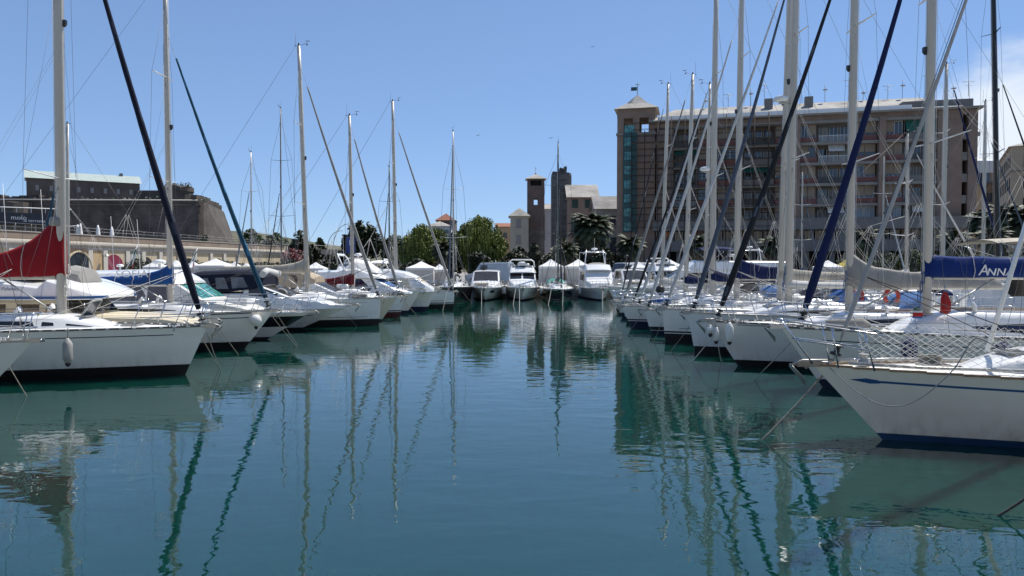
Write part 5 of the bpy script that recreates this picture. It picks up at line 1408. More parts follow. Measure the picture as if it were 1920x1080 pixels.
seabird('tiny bird flying above the right willow', 896, 254, 90, .45); seabird('tiny bird flying left of the dark mast top', 1033, 259, 90, .45)
seabird('tiny bird high in the empty sky above the far yachts', 1111, 88, 80, .35)

# ================================================================ LEFT ROW (bows point right)
def cover_text(root, cv, s, lc, px, py, size, m, d, dx, sx=1.0, y=.24, shear=0.0):
    x, z = lc(px, py); text('boat_name', s, size, m, cv, (x, -y * dx, z), (pi / 2, 0, 0 if dx > 0 else pi), shear, .003, sx)
# bow poking in at the left edge
b0 = sailboat('white bow poking in at the left picture edge in front of the red-covered yacht', 16.2, -50, (62, 640), -1, 10, 3.3, 1.2, (-190, -205, -330, .18), (48, 620, -80, 0), None, None, hull_g, nst=4, wins=None, cat='sailboat', seed=2, anchor=False, group='sailing yachts moored along the channel', s0=.13)
# red covered yacht
R_, H_, lc, mp, cv = sailboat('large white yacht with red boom cover and dark furled jib', 20.1, 345, (388, 612), -1, 12.6, 3.7, 1.32, (115, 104, -420, .27), (386, 590, 200, 0), f_dknavy, None, hull_w, boot_blk, str_blk, .30, ((.80, .825),), 'slot_glints', wraps=f_wrap, cabh=.33, near=True, jr=.100,
    boom=(5.0, f_red, 1.85, .60, .40), boomz=1.42, wins=[(-2.3, -6.8, .28, .72, True)], cabx=-1.9, nst=5, seed=3, winm=win, spr=(.26, .62), sprL=1.15, tr=-.4, wheel=False)
col_ = MB().lathe([(.16, 0), (.19, .06), (.17, .22), (.13, .26)], (mp(.2).x - .12, 0, 4.15), 10).build('cover_collar', f_grey, R_)
# flybridge trawler with cream deckhouse
def flyb():
    d = 23.4; X0 = W(395, 540, d).x - 1.5
    r, H = powerboat('cream motor cruiser with white blue-striped flybridge', (X0, d, 0), 0, 11, 3.6, 1.25, 1.15, 1.5, gel2, boot_blk, deckm=nonskid2, am=galv, strm=str_blue)
    def L(px, py): w = W(px, py, d); return w.x - X0, w.z
    xc = L(158, 570)[0]; zr = L(0, 558)[1]
    fl_ = Trunk([(L(384, 600)[0], 1.15, 1.22, .5, .45), (L(330, 600)[0], 1.1, 1.42, .95, .9), (L(200, 600)[0], 1.1, 1.50, 1.2, 1.1), (xc + .1, 1.1, 1.52, 1.25, 1.2)], .04); fl_.build('foredeck_trunk', cream, r); 
    T = Trunk([(xc + .45, 1.1, 1.5, 1.35, 1.3), (xc, 1.1, zr, 1.4, 1.3), (-11, 1.1, zr, 1.45, 1.35)], .03); T.build('deckhouse', cream, r)
    T.screen(r, 0, win, 3)
    brn = mat('brown_tinted_window', (.035, .015, .012), .1, spec=.7)
    for a, b in ((162, 124), (112, 73), (52, 6)): T.window(r, L(a, 0)[0], L(b, 0)[0], .30, .84, brn, sl=.35 if a == 162 else 0)
    F = Trunk([(L(222, 553)[0], zr + .02, zr + .07, .75, .7), (L(206, 0)[0], zr, zr + .20, 1.35, 1.25), (L(170, 0)[0], zr, zr + .42, 1.6, 1.45), (L(132, 0)[0], zr, zr + .62, 1.7, 1.5), (L(118, 0)[0], zr, zr + .40, 1.7, 1.55), (L(20, 0)[0], zr, zr + .62, 1.72, 1.6), (L(-100, 0)[0], zr, zr + .75, 1.72, 1.6)], .05, .05)
    fb = F.build('flybridge', gel, r)
    s = MB()
    for sg in (1, -1):
        q = []
        for px in (218, 206, 170, 132, 100, 20, -100):
            y, z = F.side(L(px, 0)[0], 0.0, .01); q.append([(L(px, 0)[0], y * sg, zr + .03), (L(px, 0)[0], (y + .0) * sg, zr + .11)])
        s.rings(q, closed=False, caps=False)
    s.build('blue_stripe', str_blue, fb)
    text('boat_name', 'Liguri 49 Fisherana', .145, letter_n, fb, (L(60, 0)[0], -1.715, zr + .34), (pi / 2 - .08, 0, 0), .35)
    k = MB(); x, _ = L(17, 0); k.box((x, -1.70, zr + .38), (.09, .02, .08)).box((x + .02, -1.70, zr + .44), (.04, .02, .03)); k.build('emblem', letter_n, fb)
    MB().box((L(60, 0)[0], 0, zr + .85), (1.1, 1.8, .35)).build('seat_cover', f_grey, r)
    B2 = Trunk([(L(166, 0)[0], zr + .4, zr + .45, .6, .5), (L(156, 0)[0], zr + .4, zr + .85, .7, .55), (L(132, 0)[0], zr + .45, zr + .95, .8, .6), (L(122, 0)[0], zr + .4, zr + .9, .95, .8)], .1, .1); B2.build('console_cover', f_grey, r)
    arch(r, L(60, 0)[0], 1.5, zr + .6, .7)
    for y in (-.9, .9): antenna(r, L(40, 0)[0], y, zr + 1.0, 2.6)
flyb()
# SOFIA
R_, H_, lc, mp, cv = sailboat('white yacht with blue lettered boom cover, teal furled jib and navy cove stripes', 26.2, 457, (513, 583), -1, 10.6, 3.3, 1.25, (320, 309, -40, .20), (505, 570, 325, 95), f_teal, None, hull_w, boot_blk, str_navy, .28, ((.80, .83), (.95, .985)), 'alu', jr=.085,
    boom=(3.4, f_blue, .85, .42, .28), boomz=1.08, wraps=f_steelb, nst=5, seed=5, cabh=.34, hood=None, wins=[(-2.2, -5.8, .3, .68, True)])
cover_text(R_, cv, 'SOFIA', lc, 254, 514, .36, letter, 26.2, 1, 1.25)
# white cruiser with teal windscreen
tealscr = mat('teal_reflective_screen', (.10, .42, .36), .12, spec=.8, var=.9, scale=9, c2=(.01, .07, .07), detail=2)
curtg = mat('grey_curtained_window', (.12, .115, .13), .3, var=.35, scale=30, stretch=(1, .1, .01))
def teal():
    d = 29.6; X0 = W(500, 540, d).x
    r, H = powerboat('white cruiser with teal windscreen, curtained side windows and black topside band', (X0, d, 0), 0, 11.5, 3.2, 1.12, 1.1, W(582, 588, d).x - X0, gel2, boot_blk, .1, band=(.42, .86, hull_blk), stripes=((.02, .04),), fd=True)
    def L(px): return W(px, 540, d).x - X0
    zt, zf, zr = W(0, 530, d).z, W(0, 560, d).z, W(0, 509, d).z
    T = Trunk([(L(505), 1.0, 1.12, .5, .45), (L(470), 1.0, 1.38, .95, .9), (L(405), 1.05, zf, 1.32, 1.2), (L(358), 1.05, zt, 1.42, 1.22), (L(230), 1.05, zt + .03, 1.45, 1.25), (L(150), 1.05, zt, 1.45, 1.25)], .03); T.build('deckhouse', gel2, r)
    T.screen(r, 2, tealscr, 2, inset=.1, gap=.07)
    T.window(r, L(352), L(306), .32, .9, curtg, n=6); T.window(r, L(303), L(222), .32, .9, curtg, r=.3, sr=-.2, n=10)
    Rf = Trunk([(L(366), zt - .02, zt + .03, 1.05, 1.0), (L(355), zt, zt + .22, 1.3, 1.0), (L(335), zt, zr, 1.35, .95), (L(290), zt, zr + .02, 1.35, 1.05), (L(150), zt, zr - .05, 1.35, 1.1)], .08, .06); Rf.build('flybridge', gel, r)
    MB().box((L(450), 0, 1.55), (.9, 1.0, .28)).build('deck_locker', gel, r)
    radar_unit(r, L(300), 0, zr, .26, .3)
    for y in (-1, 1): antenna(r, L(240), y, zr, 2.2)
teal()
# navy canopy cruiser
def navy():
    d = 33.6; X0 = W(556, 540, d).x
    r, H = powerboat('white sports cruiser with navy canopy, clear vinyl windows and grey round cushion on deck', (X0, d, 0), 0, 11.5, 3.2, 1.18, 1.08, W(661, 572, d).x - X0, hull_g, boot_blk, .14, stripes=((.55, .58),), strm=str_blk, full=.5)
    def L(px): return W(px, 540, d).x - X0
    Z = lambda py: W(0, py, d).z
    T = Trunk([(L(650), 1.05, 1.12, .3, .25), (L(605), 1.05, 1.40, .85, .8), (L(560), 1.05, Z(556), 1.2, 1.05), (L(505), 1.05, Z(534), 1.4, 1.2), (L(478), 1.05, Z(530), 1.42, 1.22), (L(476), 1.0, Z(548), 1.45, 1.4), (L(340), 1.0, Z(550), 1.45, 1.4)], .04); T.build('deckhouse', gel, r)
    T.screen(r, 2, win_b, 3, gap=.04); T.window(r, L(535), L(485), .55, .93, win_b)
    C = Trunk([(L(508), Z(535), Z(520), 1.15, 1.05), (L(494), Z(540), Z(510), 1.32, 1.1), (L(450), Z(545), Z(508), 1.38, 1.15), (L(385), Z(545), Z(511), 1.38, 1.15), (L(360), Z(550), Z(522), 1.38, 1.2)], .07, .12); c = C.build('canopy', f_dknavy, r)
    for a, b in ((484, 456), (450, 428), (420, 398), (392, 370)): C.window(c, L(a), L(b), .14, .70, vinyl, sl=.25, sr=-.1, name='canopy_window')
    MB().tube([(L(508), -1.1, Z(514)), (L(500), 0, Z(508)), (L(508), 1.1, Z(514))], .16, 8).build('rolled_cover', f_sail, r)
    q = Trunk([(L(497), 1.4, 1.5, .5, .4), (L(480), 1.2, Z(536), .9, .6), (L(445), 1.2, Z(536), .9, .6), (L(420), 1.2, Z(556), .9, .8)], .05); 
    P = [(L(535), -.55, Z(553) + .0)]; MB().tube([(L(535), -.75, Z(553)), (L(535), -.62, Z(553)), (L(535), -.5, Z(553))], [.30, .34, .30], 20).build('round_cushion', mat('grey_cushion', (.30, .29, .27), .8, var=.3, scale=3), r)
navy()
# beige covered, plumb bow
R_, H_, lc, mp, cv = sailboat('white plumb-bowed yacht with beige boom cover and grey furled jib', 36.3, 710, (714, 560), -1, 11.2, 3.3, 1.35, (577, 560, 86, .21), (713, 552, 567, 135), f_grey, None, hull_w, boot_blk, str_grey, .34, ((.10, .125), (.82, .835)), 'alu', jr=.085,
    boom=(4.4, f_beige, .85, .42, .30), boomz=1.38, seed=7, nst=5, cabh=.30, hood=f_beige, pw=.6, spr=(.36, .68), s0=.09)
def tan():
    d = 39.2; X0 = W(714, 540, d).x
    r, H = powerboat('ivory-hulled motorboat with tan canvas cockpit tent, right beside the plumb-bowed yacht', (X0, d, 0), 0, 10, 2.9, 1.3, 1.15, W(746, 563, d).x - X0, hull_yel, boot_blk, .1, stripes=(), full=.55)
    def L(px): return W(px, 540, d).x - X0
    Z = lambda py: W(0, py, d).z
    T = Trunk([(L(725), 1.15, 1.22, .4, .3), (L(690), 1.15, 1.45, .8, .75), (L(640), 1.15, Z(548), 1.1, 1.0), (L(595), 1.15, Z(528), 1.25, 1.05), (L(580), 1.15, Z(526), 1.28, 1.1), (L(578), 1.1, Z(540), 1.3, 1.25), (L(470), 1.1, Z(545), 1.3, 1.25)], .04); T.build('deckhouse', gel, r)
    T.screen(r, 2, win_b, 3); 
    C = Trunk([(L(600), Z(530), Z(520), 1.05, .95), (L(572), Z(538), Z(508), 1.22, .9), (L(520), Z(540), Z(505), 1.25, 1.0), (L(490), Z(540), Z(512), 1.25, 1.0)], .07, .1)
    c = C.build('cockpit_tent', mat('tan_canvas', (.44, .36, .26), .85, var=.2, bump=.4), r)
    for a, b in ((570, 545), (540, 512)): C.window(c, L(a), L(b), .15, .75, mat('brown_tent_window', (.17, .12, .08), .3, var=.4), name='canopy_window', r=.3)
    f = MB()
    for px in (575, 540, 500): f.tube([(L(px), -1.3, 1.4), (L(px) + .3, -1.05, Z(507)), (L(px) + .3, 1.05, Z(507)), (L(px), 1.3, 1.4)], .02, 5)
    f.build('canopy_frame', steel, r)
tan()
R_, H_, lc, mp, cv = sailboat('small white yacht with maroon lettered boom cover and red boot stripes', 42.2, 750, (756, 556), -1, 8.8, 2.7, 1.35, (662, 655, 217, .19), (751, 545, 660, 245), f_grey, None, hull_w, boot_red, str_blk, .30, ((.82, .85),), 'alu', jr=.08,
    boom=(2.7, f_crim, .82, .55, .26), boomz=.62, seed=9, nst=4, cabh=.32, white_gap=True, spr=(.50,), sprL=.8)
cover_text(R_, cv, 'Timorosina', lc, 619, 512, .36, letter, 42.2, 1, 1.3, .24, .3)
def navyscr():
    d = 44.9; X0 = W(762, 540, d).x
    r, H = powerboat('white flybridge motor yacht with long navy windscreen cover behind the maroon boom', (X0, d, 0), 0, 11.5, 2.9, 1.5, 1.3, .9, hull_w, boot_navy, .2, stripes=((.8, .84),))
    def L(px): return W(px, 540, d).x - X0
    Z = lambda py: W(0, py, d).z
    T = Trunk([(L(775), 1.25, 1.4, .5, .4), (L(745), 1.3, Z(540), 1.15, 1.05), (L(706), 1.3, Z(521), 1.25, 1.1), (L(600), 1.3, Z(520), 1.28, 1.12)], .03); T.build('deckhouse', gel, r)
    T.screen(r, 1, f_ltb, 1, wipers=False, name='screen_cover'); T.window(r, L(712), L(622), .12, .94, win_n, sl=.5, r=.1)
    F = Trunk([(L(728), Z(522), Z(520), .9, .8), (L(700), Z(521), Z(512), 1.3, 1.15), (L(675), Z(521), Z(503), 1.35, 1.1), (L(640), Z(521), Z(508), 1.35, 1.2), (L(600), Z(521), Z(508), 1.35, 1.2)], .05); F.build('flybridge', gel, r)
    C = Trunk([(L(712), Z(512), Z(508), .9, .7), (L(690), Z(508), Z(492), 1.0, .6), (L(668), Z(508), Z(488), 1.05, .7), (L(655), Z(508), Z(500), 1.05, .8)], .1, .1); C.build('console_cover', f_white, r)
    arch(r, L(655), 1.15, Z(508), 1.0, .14, .5); radar_unit(r, L(670), .3, Z(485), .25, .15)
    for y in (-.8, .8): antenna(r, L(640), y, Z(495), 2.6)
navyscr()
def whitecab():
    d = 47.4; X0 = W(800, 540, d).x
    r, H = powerboat('white trawler yacht with cream window covers near the end of the left row', (X0, d, 0), 0, 11, 2.8, 1.45, 1.3, W(817, 548, d).x - X0, hull_w, boot_navy, .3, stripes=())
    def L(px): return W(px, 540, d).x - X0
    Z = lambda py: W(0, py, d).z
    T = Trunk([(L(815), 1.3, 1.5, .5, .4), (L(800), 1.3, Z(532), 1.0, .9), (L(783), 1.3, Z(521), 1.15, 1.0), (L(700), 1.3, Z(520), 1.2, 1.05)], .03); T.build('deckhouse', gel, r)
    T.screen(r, 1, mat('cream_screen_cover', (.50, .46, .36), .8), 3, wipers=False, name='screen_cover'); T.window(r, L(775), L(755), .3, .9, mat('cream_screen_cover', (.5, .46, .36)), sl=.2); T.window(r, L(750), L(735), .3, .9, win); T.window(r, L(730), L(708), .3, .9, mat('cream_screen_cover', (.5, .46, .36)))
    F = Trunk([(L(786), Z(521), Z(520), .9, .8), (L(765), Z(521), Z(511), 1.25, 1.05), (L(735), Z(521), Z(506), 1.3, 1.1), (L(690), Z(521), Z(506), 1.3, 1.15)], .06); F.build('flybridge', gel, r)
    bimini(r, L(730), L(695), 1.1, Z(508), .7, f_white); arch(r, L(735), 1.1, Z(507), .7, .12)
whitecab()
R_, H_, lc, mp, cv = sailboat('white plumb-bowed yacht, last of the left row', 50.0, 850, (852, 547), -1, 11, 3.2, 1.45, (743, 736, 190, .22), (850, 540, 745, 240), f_grey, None, hull_w, boot_blk, str_blk, .34, ((.14, .17), (.84, .855)), 'alu', jr=.09,
    boom=(4.0, f_white, .6, .35, .2), boomz=1.0, seed=11, nst=5, cabh=.30, spr=(.36, .66), s0=.08, white_gap=True)
sailboat('black-hulled yacht with bare boom tucked behind the end of the left row', 56.0, -4.9, (.5, 1.3), 0, 10, 3.0, 1.15, (-4.1, -4.3, 14.1, .17), (.2, 1.4, -3.6, 12.0), f_slate, None, hull_blk, boot_blk, str_grey, .1, (), 'alu', boom=(3.2, None, 0, 0, 0), seed=13, nst=4, group='yachts moored along the far quay', spr=(.30, .62), sprL=1.1)

# ================================================================ FAR ROW (bows towards us)
def far_motor(label, px, d, w, fbb, style, short=''):
    x = W(px, 540, d).x; r, H = powerboat(label, (x, d, 0), -pi / 2, 11, w, fbb, fbb * .92, 1.1, hull_g, boot_blk, .12, stripes=(() if style == 0 else ((.55, .58),)), strm=str_navy, full=.42, group='yachts moored along the far quay', am=galv)
    z = fbb
    if style == 0:
        T = Trunk([(-.6, z - .05, z + .12, .7, .6), (-2.0, z - .05, z + .42, w * .42, w * .38), (-3.5, z - .05, z + 1.35, w * .44, w * .36), (-7.5, z - .05, z + 1.4, w * .44, w * .37)], .04, .1); T.build('deckhouse', gel, r); T.screen(r, 1, win_b, 1, a=.1, b=.94, inset=.12)
        T.window(r, -2.6, -6.5, .35, .9, win_b, sl=.3)
        k = MB().box((-1.3, -.3, z + .32), (1.6, 1.2, .14)).build('sunpad', mat('sunpad_cream', (.62, .54, .42), .8), r)
        MB().box((-5.5, -.3, z + 1.55), (.3, .3, .3)).lathe([(.04, 0), (.04, 1.0), (.22, 1.05), (.2, 1.2), (.05, 1.25)], (-5.5, -.3, z + 1.5), 10).build('radar_mast', blackm, r)
        MB().box((.15, .55, fbb - .32), (.05, .5, .22), 0, .3).build('hull_window', win, r)
    elif style == 1:
        T = Trunk([(-.5, z - .05, z + .15, .8, .7), (-1.8, z - .05, z + .6, w * .40, w * .36), (-3.0, z - .05, z + 1.2, w * .43, w * .36), (-7.5, z - .05, z + 1.25, w * .44, w * .38)], .04, .06); T.build('deckhouse', gel, r); T.screen(r, 1, win, 2, gap=.07, a=.1, b=.9); T.window(r, -2.8, -6.5, .4, .9, win)
        F = Trunk([(-2.5, z + 1.2, z + 1.25, w * .34, w * .3), (-3.0, z + 1.2, z + 1.62, w * .38, w * .32), (-3.4, z + 1.2, z + 1.85, w * .4, w * .3), (-7.5, z + 1.2, z + 1.7, w * .4, w * .34)], .04); F.build('flybridge', gel, r); F.screen(r, 1, vinyl, 3, a=.1, b=.95)
        MB().tube([(-6.2, -w * .38, z + 1.7), (-6.4, -w * .36, z + 2.2), (-6.4, -w * .28, z + 2.38), (-6.4, w * .28, z + 2.38), (-6.4, w * .36, z + 2.2), (-6.2, w * .38, z + 1.7)], .06, 6).build('roll_bar', gel, r)
        radar_unit(r, -5.5, 0, z + 1.7, .32, .3); radar_unit(r, -5.5, .55, z + 1.7, .16, .15)
        MB().box((-3.2, 0, z + 1.95), (.35, .8, .25)).build('helm_console', gel2, r)
    else:
        T = Trunk([(-.3, z - .05, z + .35, w * .30, w * .28), (-1.2, z - .05, z + .62, w * .42, w * .40), (-2.2, z - .05, z + 1.45, w * .43, w * .40), (-7.5, z - .05, z + 1.5, w * .44, w * .40)], .04, .05); T.build('deckhouse', gel, r); T.screen(r, 1, f_white, 2, name='screen_cover', wipers=False, a=.12, b=.9)
        T.window(r, -2.4, -6.5, .4, .9, win)
        F = Trunk([(-1.7, z + 1.45, z + 1.5, w * .36, w * .34), (-2.3, z + 1.45, z + 1.95, w * .42, w * .36), (-7.5, z + 1.45, z + 1.9, w * .42, w * .38)], .04); F.build('flybridge', gel, r)
        MB().rings([[(-2.4 - i * .3, w * (.33 - .02 * i) * cos(pi * k / 12), z + 1.95 + [0, .14, .2, .2][i] * sin(pi * k / 12)) for k in range(13)] for i in range(4)], closed=False, caps=False).build('windshield_cover', f_grey, r)
        for sg in (1, -1): MB().tube([(-4.6, w * .32 * sg, z + 1.9), (-4.9, w * .26 * sg, z + 3.3)], .05, 6).build('arch_leg', gel, r)
        MB().tube([(-4.7, -w * .36, z + 2.95), (-5.0, -w * .28, z + 3.15), (-5.0, w * .28, z + 3.15), (-4.7, w * .36, z + 2.95)], .05, 6).build('roll_bar', gel, r)
        MB().tube([(-6.6, -w * .42, z + 1.8), (-6.6, -w * .42, z + 3.1), (-6.6, w * .42, z + 3.1), (-6.6, w * .42, z + 1.8)], .035, 6).build('awning_frame', steel, r)
        radar_unit(r, -5.0, 0, z + 3.2, .3, .1); antenna(r, -5, 0, z + 3.4, 1.0)
    for sg in (1, -1): fender('white fender on the %s side of the %s' % ('left' if sg < 0 else 'right', short), (x + sg * (w / 2 + .10), d + 2.6, .75), L=.5, r=.11, m=gel2, group='fenders along the far quay')
    return r, H
far_motor('white hardtop cruiser with tan sunpad, leftmost of the far row seen bow-on', 909, 60.5, 3.15, 1.12, 0, 'tan sunpad cruiser')
far_motor('white flybridge cruiser with wide roll bar, second of the far row seen bow-on', 980, 60.8, 3.15, 1.12, 1, 'wide roll bar cruiser')
far_motor('tall white motor yacht with covered screens, right of the dark masted yacht', 1127, 61.0, 2.9, 1.08, 2, 'tall covered-screen motor yacht')
r_, H_, lc, mp, cv = sailboat('black-hulled yacht with dark green mast and teal sprayhood seen bow-on in the far row', 60.0, W(1052, 540, 60).x, (.9, 1.0), 0, 11, 3.1, .92, (-3.9, -4.25, W(1045, 268, 64).z, .22), (.5, 1.1, -3.9, 12.5), f_blk, None, hull_blk, boot_blk, gel, .02, ((.03, .07), (.9, .96)), 'white',
    mm=mat('dark_green_mast', (.03, .05, .045), .4, .3), boom=(3.6, f_blk, .7, .4, .2), boomz=.7, seed=17, nst=5, hood=mat('teal_sprayhood', (.05, .25, .22), .8), group='yachts moored along the far quay', spr=(.36, .70), sprL=1.45, hgt=.55)
for lab, px, d, zt_, c_, mm_, sd_ in (('slim bare mast far behind the beige sail cover', 472, 60, 285, f_slate, None, 31), ('dark mast with dark furled jib behind the tan-tented motorboat', 528, 61, 202, f_blk, mat('dark_mast', (.04, .045, .045), .4, .3), 32), ('dark slim mast just left of the last left-row mast', 730, 62, 313, f_blk, mat('dark_mast', (.04, .045, .045)), 33),
                              ('thin mast right of the thick twin masts', 1503, 63, 322, f_slate, None, 34), ('thin white mast before the right half of the apartment block', 1655, 64, 292, f_sail, None, 35)):
    x = W(px, 540, d + 4).x
    sailboat('far row yacht under the ' + lab, d, x, (.6, 1.25), 0, 10, 3.0, 1.1, (-4, -4.2, W(px, zt_, d + 4).z, .15), (.4, 1.3, -3.7, 9.5), c_, None, hull_w, boot_navy, str_navy, .15, ((.8, .84),), 'alu', mm=mm_, boom=(3.2, [f_navy, f_blue, f_grey][sd_ % 3], .6, .35, .2), seed=sd_, nst=4, group='yachts moored along the far quay', sprL=1.2, wheel=False)
far_motor('white cruiser behind the bundle of leaning forestays', 1200, 62, 3.0, 1.2, 0, 'cruiser behind the leaning forestays')
far_motor('white flybridge boat in the far row right of the bundle of leaning forestays', 1262, 62.5, 3.0, 1.25, 1, 'boat right of the leaning forestays')
far_motor('white motor yacht in the far row behind the thick twin masts', 1440, 63, 3.2, 1.3, 2, 'far yacht behind the twin masts')
far_motor('white motor yacht in the far row behind the maroon cover', 640, 61.5, 3.1, 1.25, 1, 'far yacht behind the maroon cover')
far_motor('white hardtop boat in the far row between two slim dark masts', 690, 61.5, 3.0, 1.2, 0, 'hardtop between slim dark masts')

# ================================================================ SECOND LEFT ROW (beyond the pontoon, bows point left)
for lab, d, xs, sty in (('white motor yacht beyond the left pontoon with flag on a slanting staff', 42, -23.2, 1), ('white motor yacht beyond the left pontoon, further back, under the crimson sign', 50, -23.2, 2)):
    r, H = powerboat(lab, (xs - 11, d, 0), pi, 11, 3.3, 1.5, 1.3, .9, hull_w, boot_navy, .1, group='motor yachts beyond the left pontoon')
    T, zs = saloon(H, r, -3.2, -4.4, -10, (1.4, .5), 1.15, wins=((.0, .5, .4, .85), (.55, .95, .4, .85)))
    radar_unit(r, -7, 0, zs, .25, .4)
    s = MB().tube([(-11, 0, 1.4), (-12.4, 0, 4.2)], .03, 5).build('flagstaff', whitepaint, r)
    fl = [[(-12.35 + .05 * i, 0 + .05 * (i % 2), 4.1 - 1.1 * i / 4), (-12.18 + .05 * i, .06 * ((i + 1) % 2), 3.75 - 1.1 * i / 4)] for i in range(5)]
    MB().rings(fl, closed=False, caps=False, mf=lambda i, k: (0 if i < 1 else (1 if i < 3 else 2))).build('flag', [awn_g, f_white, fabric('flag_red', (.45, .03, .03))], s)
d = 46; x = W(128, 540, d).x
sailboat('white yacht beyond the left pontoon, mast just right of the thick near mast', d, 960 + (x - 4.2) / d * 1350 - 4, (960 + (x - 4.8) / d * 1350, 495 + (3.1 - 1.35) * 1350 / d), 1, 10.5, 3.2, 1.2, (128, 126, 232, .20), (62, 470, 107, 290), f_teal, None, hull_w, boot_navy, str_navy, .15, ((.8, .83),), boom=(3.6, f_grey, .6, .4, .25), seed=41, nst=4, group='sailing yachts beyond the pontoons', wheel=False, jr=.09)

# ================================================================ RIGHT ROW (bows point left)
# nearest: blue striped white yacht
R1, H1, lc1, mp1, cv1 = sailboat('nearest white yacht with blue cove stripe and diamond safety netting, bow at right', 12.6, 1660, (1524, 684), 1, 11, 3.3, 1.12, (1990, 2022, -800, .2), (1562, 650, 1805, 0), f_pale, None, hull_w, boot_blue, str_blue, .13, ((.795, .83),), 'teak', cabin=True, cabh=.36, cabx=-1.35, near=True, jr=.038,
    nst=4, seed=21, s0=.13, hgt=.74, boom=(4, f_white, .6, .4, .2), spr=(.35, .65), wins=[(-3.0, -6.0, .3, .7, True)], winm=win_n, pw=3.9)
def r1_extra():
    H, r = H1, R1
    # arrow head on the cove stripe
    hull = [c for c in r.children if c.name.startswith('hull')][0]
    for sg in (1, -1):
        mb = MB(); 
        def q(s, f, o=.006):
            z = .13 + (H.sheer(s) - .13) * f; x, y = H.pt(s, z); return (x, (y + o) * sg, z)
        mb.face([q(.026, .82), q(.046, .775), q(.058, .79), q(.058, .84), q(.046, .855)])
        mb.face([q(.0645, .80), q(.067, .80), q(.067, .825), q(.0645, .825)])
        mb.build('stripe_arrowhead', str_blue, hull)
    # netting
    for sg in (1, -1):
        mb = MB(); L_ = 8.2; n = int(L_ / .075); hh = .64; s0 = .07
        pts = []
        for i in range(n + 30):
            s = s0 + i * .075 / H.L; s = min(s, .97); zz = H.sheer(s); x, y = H.pt(s, zz); pts.append((x, (y - .05) * sg, zz + .03))
        rows = 12
        def V(i, j):
            i = max(0, min(len(pts) - 1, i)); p = pts[i]; return (p[0], p[1] + .01 * sin(i * .7 + j), p[2] + hh * j / rows * (1 - .05 * sin(i * .35)))
        for j in range(rows):
            for i in range(n):
                a = V(i, j) if (i + j) % 2 == 0 else V(i + 1, j); b = V(i + 1, j + 1) if (i + j) % 2 == 0 else V(i, j + 1)
                mb.tube([a, b], .0036, 3, caps=False)
        mb.build('safety_net', mat('net_white', (.75, .75, .72), .8), r)
    # inner pole (spinnaker pole stowed at the inner stay) and its foot
    a = lc1(1868, 662); b = lc1(1921, 490); dx, dz = b[0] - a[0], b[1] - a[1]
    MB().tube([(a[0], -.25, a[1]), (a[0] + dx * 2.2, -.25, a[1] + dz * 2.2)], .040, 10).build('spinnaker_pole', gel, r)
    # coiled rope, windlass, furled lines on the foredeck
    x, z = lc1(1765, 700); c = MB()
    for k in range(7): c.tube([(x + .20 * cos(t * .7 + k), -.35 + .13 * sin(t * .7 + k), H.deck(x)[1] + .05 + .022 * k) for t in range(10)], .014, 5)
    c.build('coiled_rope', rope_g, r)
    g = MB()
    for sg in (1, -1): g.tube([(H.deck(0)[2] * 0 + H.oh - .55, .18 * sg, H.fbb + .05), (-.4, .55 * sg, H.deck(-.4)[1] + .08), (-3, .8 * sg, H.deck(-3)[1] + .1)], .03, 6)
    g.build('deck_tube', alu2, r)
    MB().lathe([(.1, 0), (.1, .06), (.06, .1), (.06, .16), (.09, .19)], (H.oh - .9, 0, H.fbb), 12).build('capstan', galv, r)
    MB().tube([(H.oh - .25, .1, H.fbb + .05), (H.oh - .05, -.08, H.fbb + .02), (H.oh + .12, -.02, H.fbb - .05)], .03, 6).build('anchor_chain', galv, r)
r1_extra()
def r1_pulpit():
    for c in [c for c in R1.children if c.name.startswith('pulpit')]: bpy.data.objects.remove(c)
    X0 = R1.location.x
    def q(px, py, off): w = W(px, py, 12.6 + off); return (X0 - w.x, -off, w.z)
    m = MB()
    m.tube([q(1650, 621, .75), q(1608, 614, .62), q(1540, 606, .42), q(1490, 600, .24), q(1464, 597, .10), q(1458, 598, 0), q(1463, 600, -.10), q(1500, 606, -.24), q(1560, 614, -.45), q(1640, 626, -.72), q(1665, 632, -.80)], .0145, 8)
    m.tube([q(1625, 650, .6), q(1560, 642, .42), q(1500, 634, .22), q(1486, 634, 0), q(1500, 638, -.22), q(1560, 646, -.40), q(1634, 658, -.62)], .013, 8)
    for a, b in (((1608, 614, .62), (1622, 684, .62)), ((1540, 606, .42), (1556, 680, .36)), ((1620, 622, -.66), (1640, 696, -.66)), ((1560, 614, -.45), (1572, 690, -.40)), ((1464, 597, .08), (1520, 676, .10)), ((1464, 600, -.08), (1524, 682, -.10))): m.tube([q(*a), q(*b)], .0145, 8)
    m.build('pulpit', steel, R1)
r1_pulpit()
# green-grey trimmed yacht with ANNA
R_, H_, lcA, mpA, cvA = sailboat('white yacht with royal blue lettered boom cover', 18.0, 1545, (1464, 614), 1, 12, 3.6, 1.3, (1738, 1753, -330, .235), (1500, 597, 1685, 0), f_navy, None, hull_w, boot_navy, str_blk, .22, ((.78, .80),), 'slot_glints', cabh=.52, cabx=-1.6, near=True, jr=.100, 
    boom=(5.2, f_royal, .60, .56, .46), boomz=1.40, seed=22, nst=5, wins=[(-3.2, -7.4, .12, .70, True)], winm=win_n, wraps=None, spr=(.36, .66), sprL=1.2, s0=.10)
x, z = lcA(1864, 508); text('boat_name', 'A', .38, letter, cvA, (lcA(1843, 0)[0], .24, z + .01), (pi / 2, 0, pi), .2); text('boat_name', 'NNA', .26, letter, cvA, (lcA(1874, 0)[0], .24, z - .035), (pi / 2, 0, pi), .2, sx=1.15)
cvA['label'] = 'royal blue boom cover'
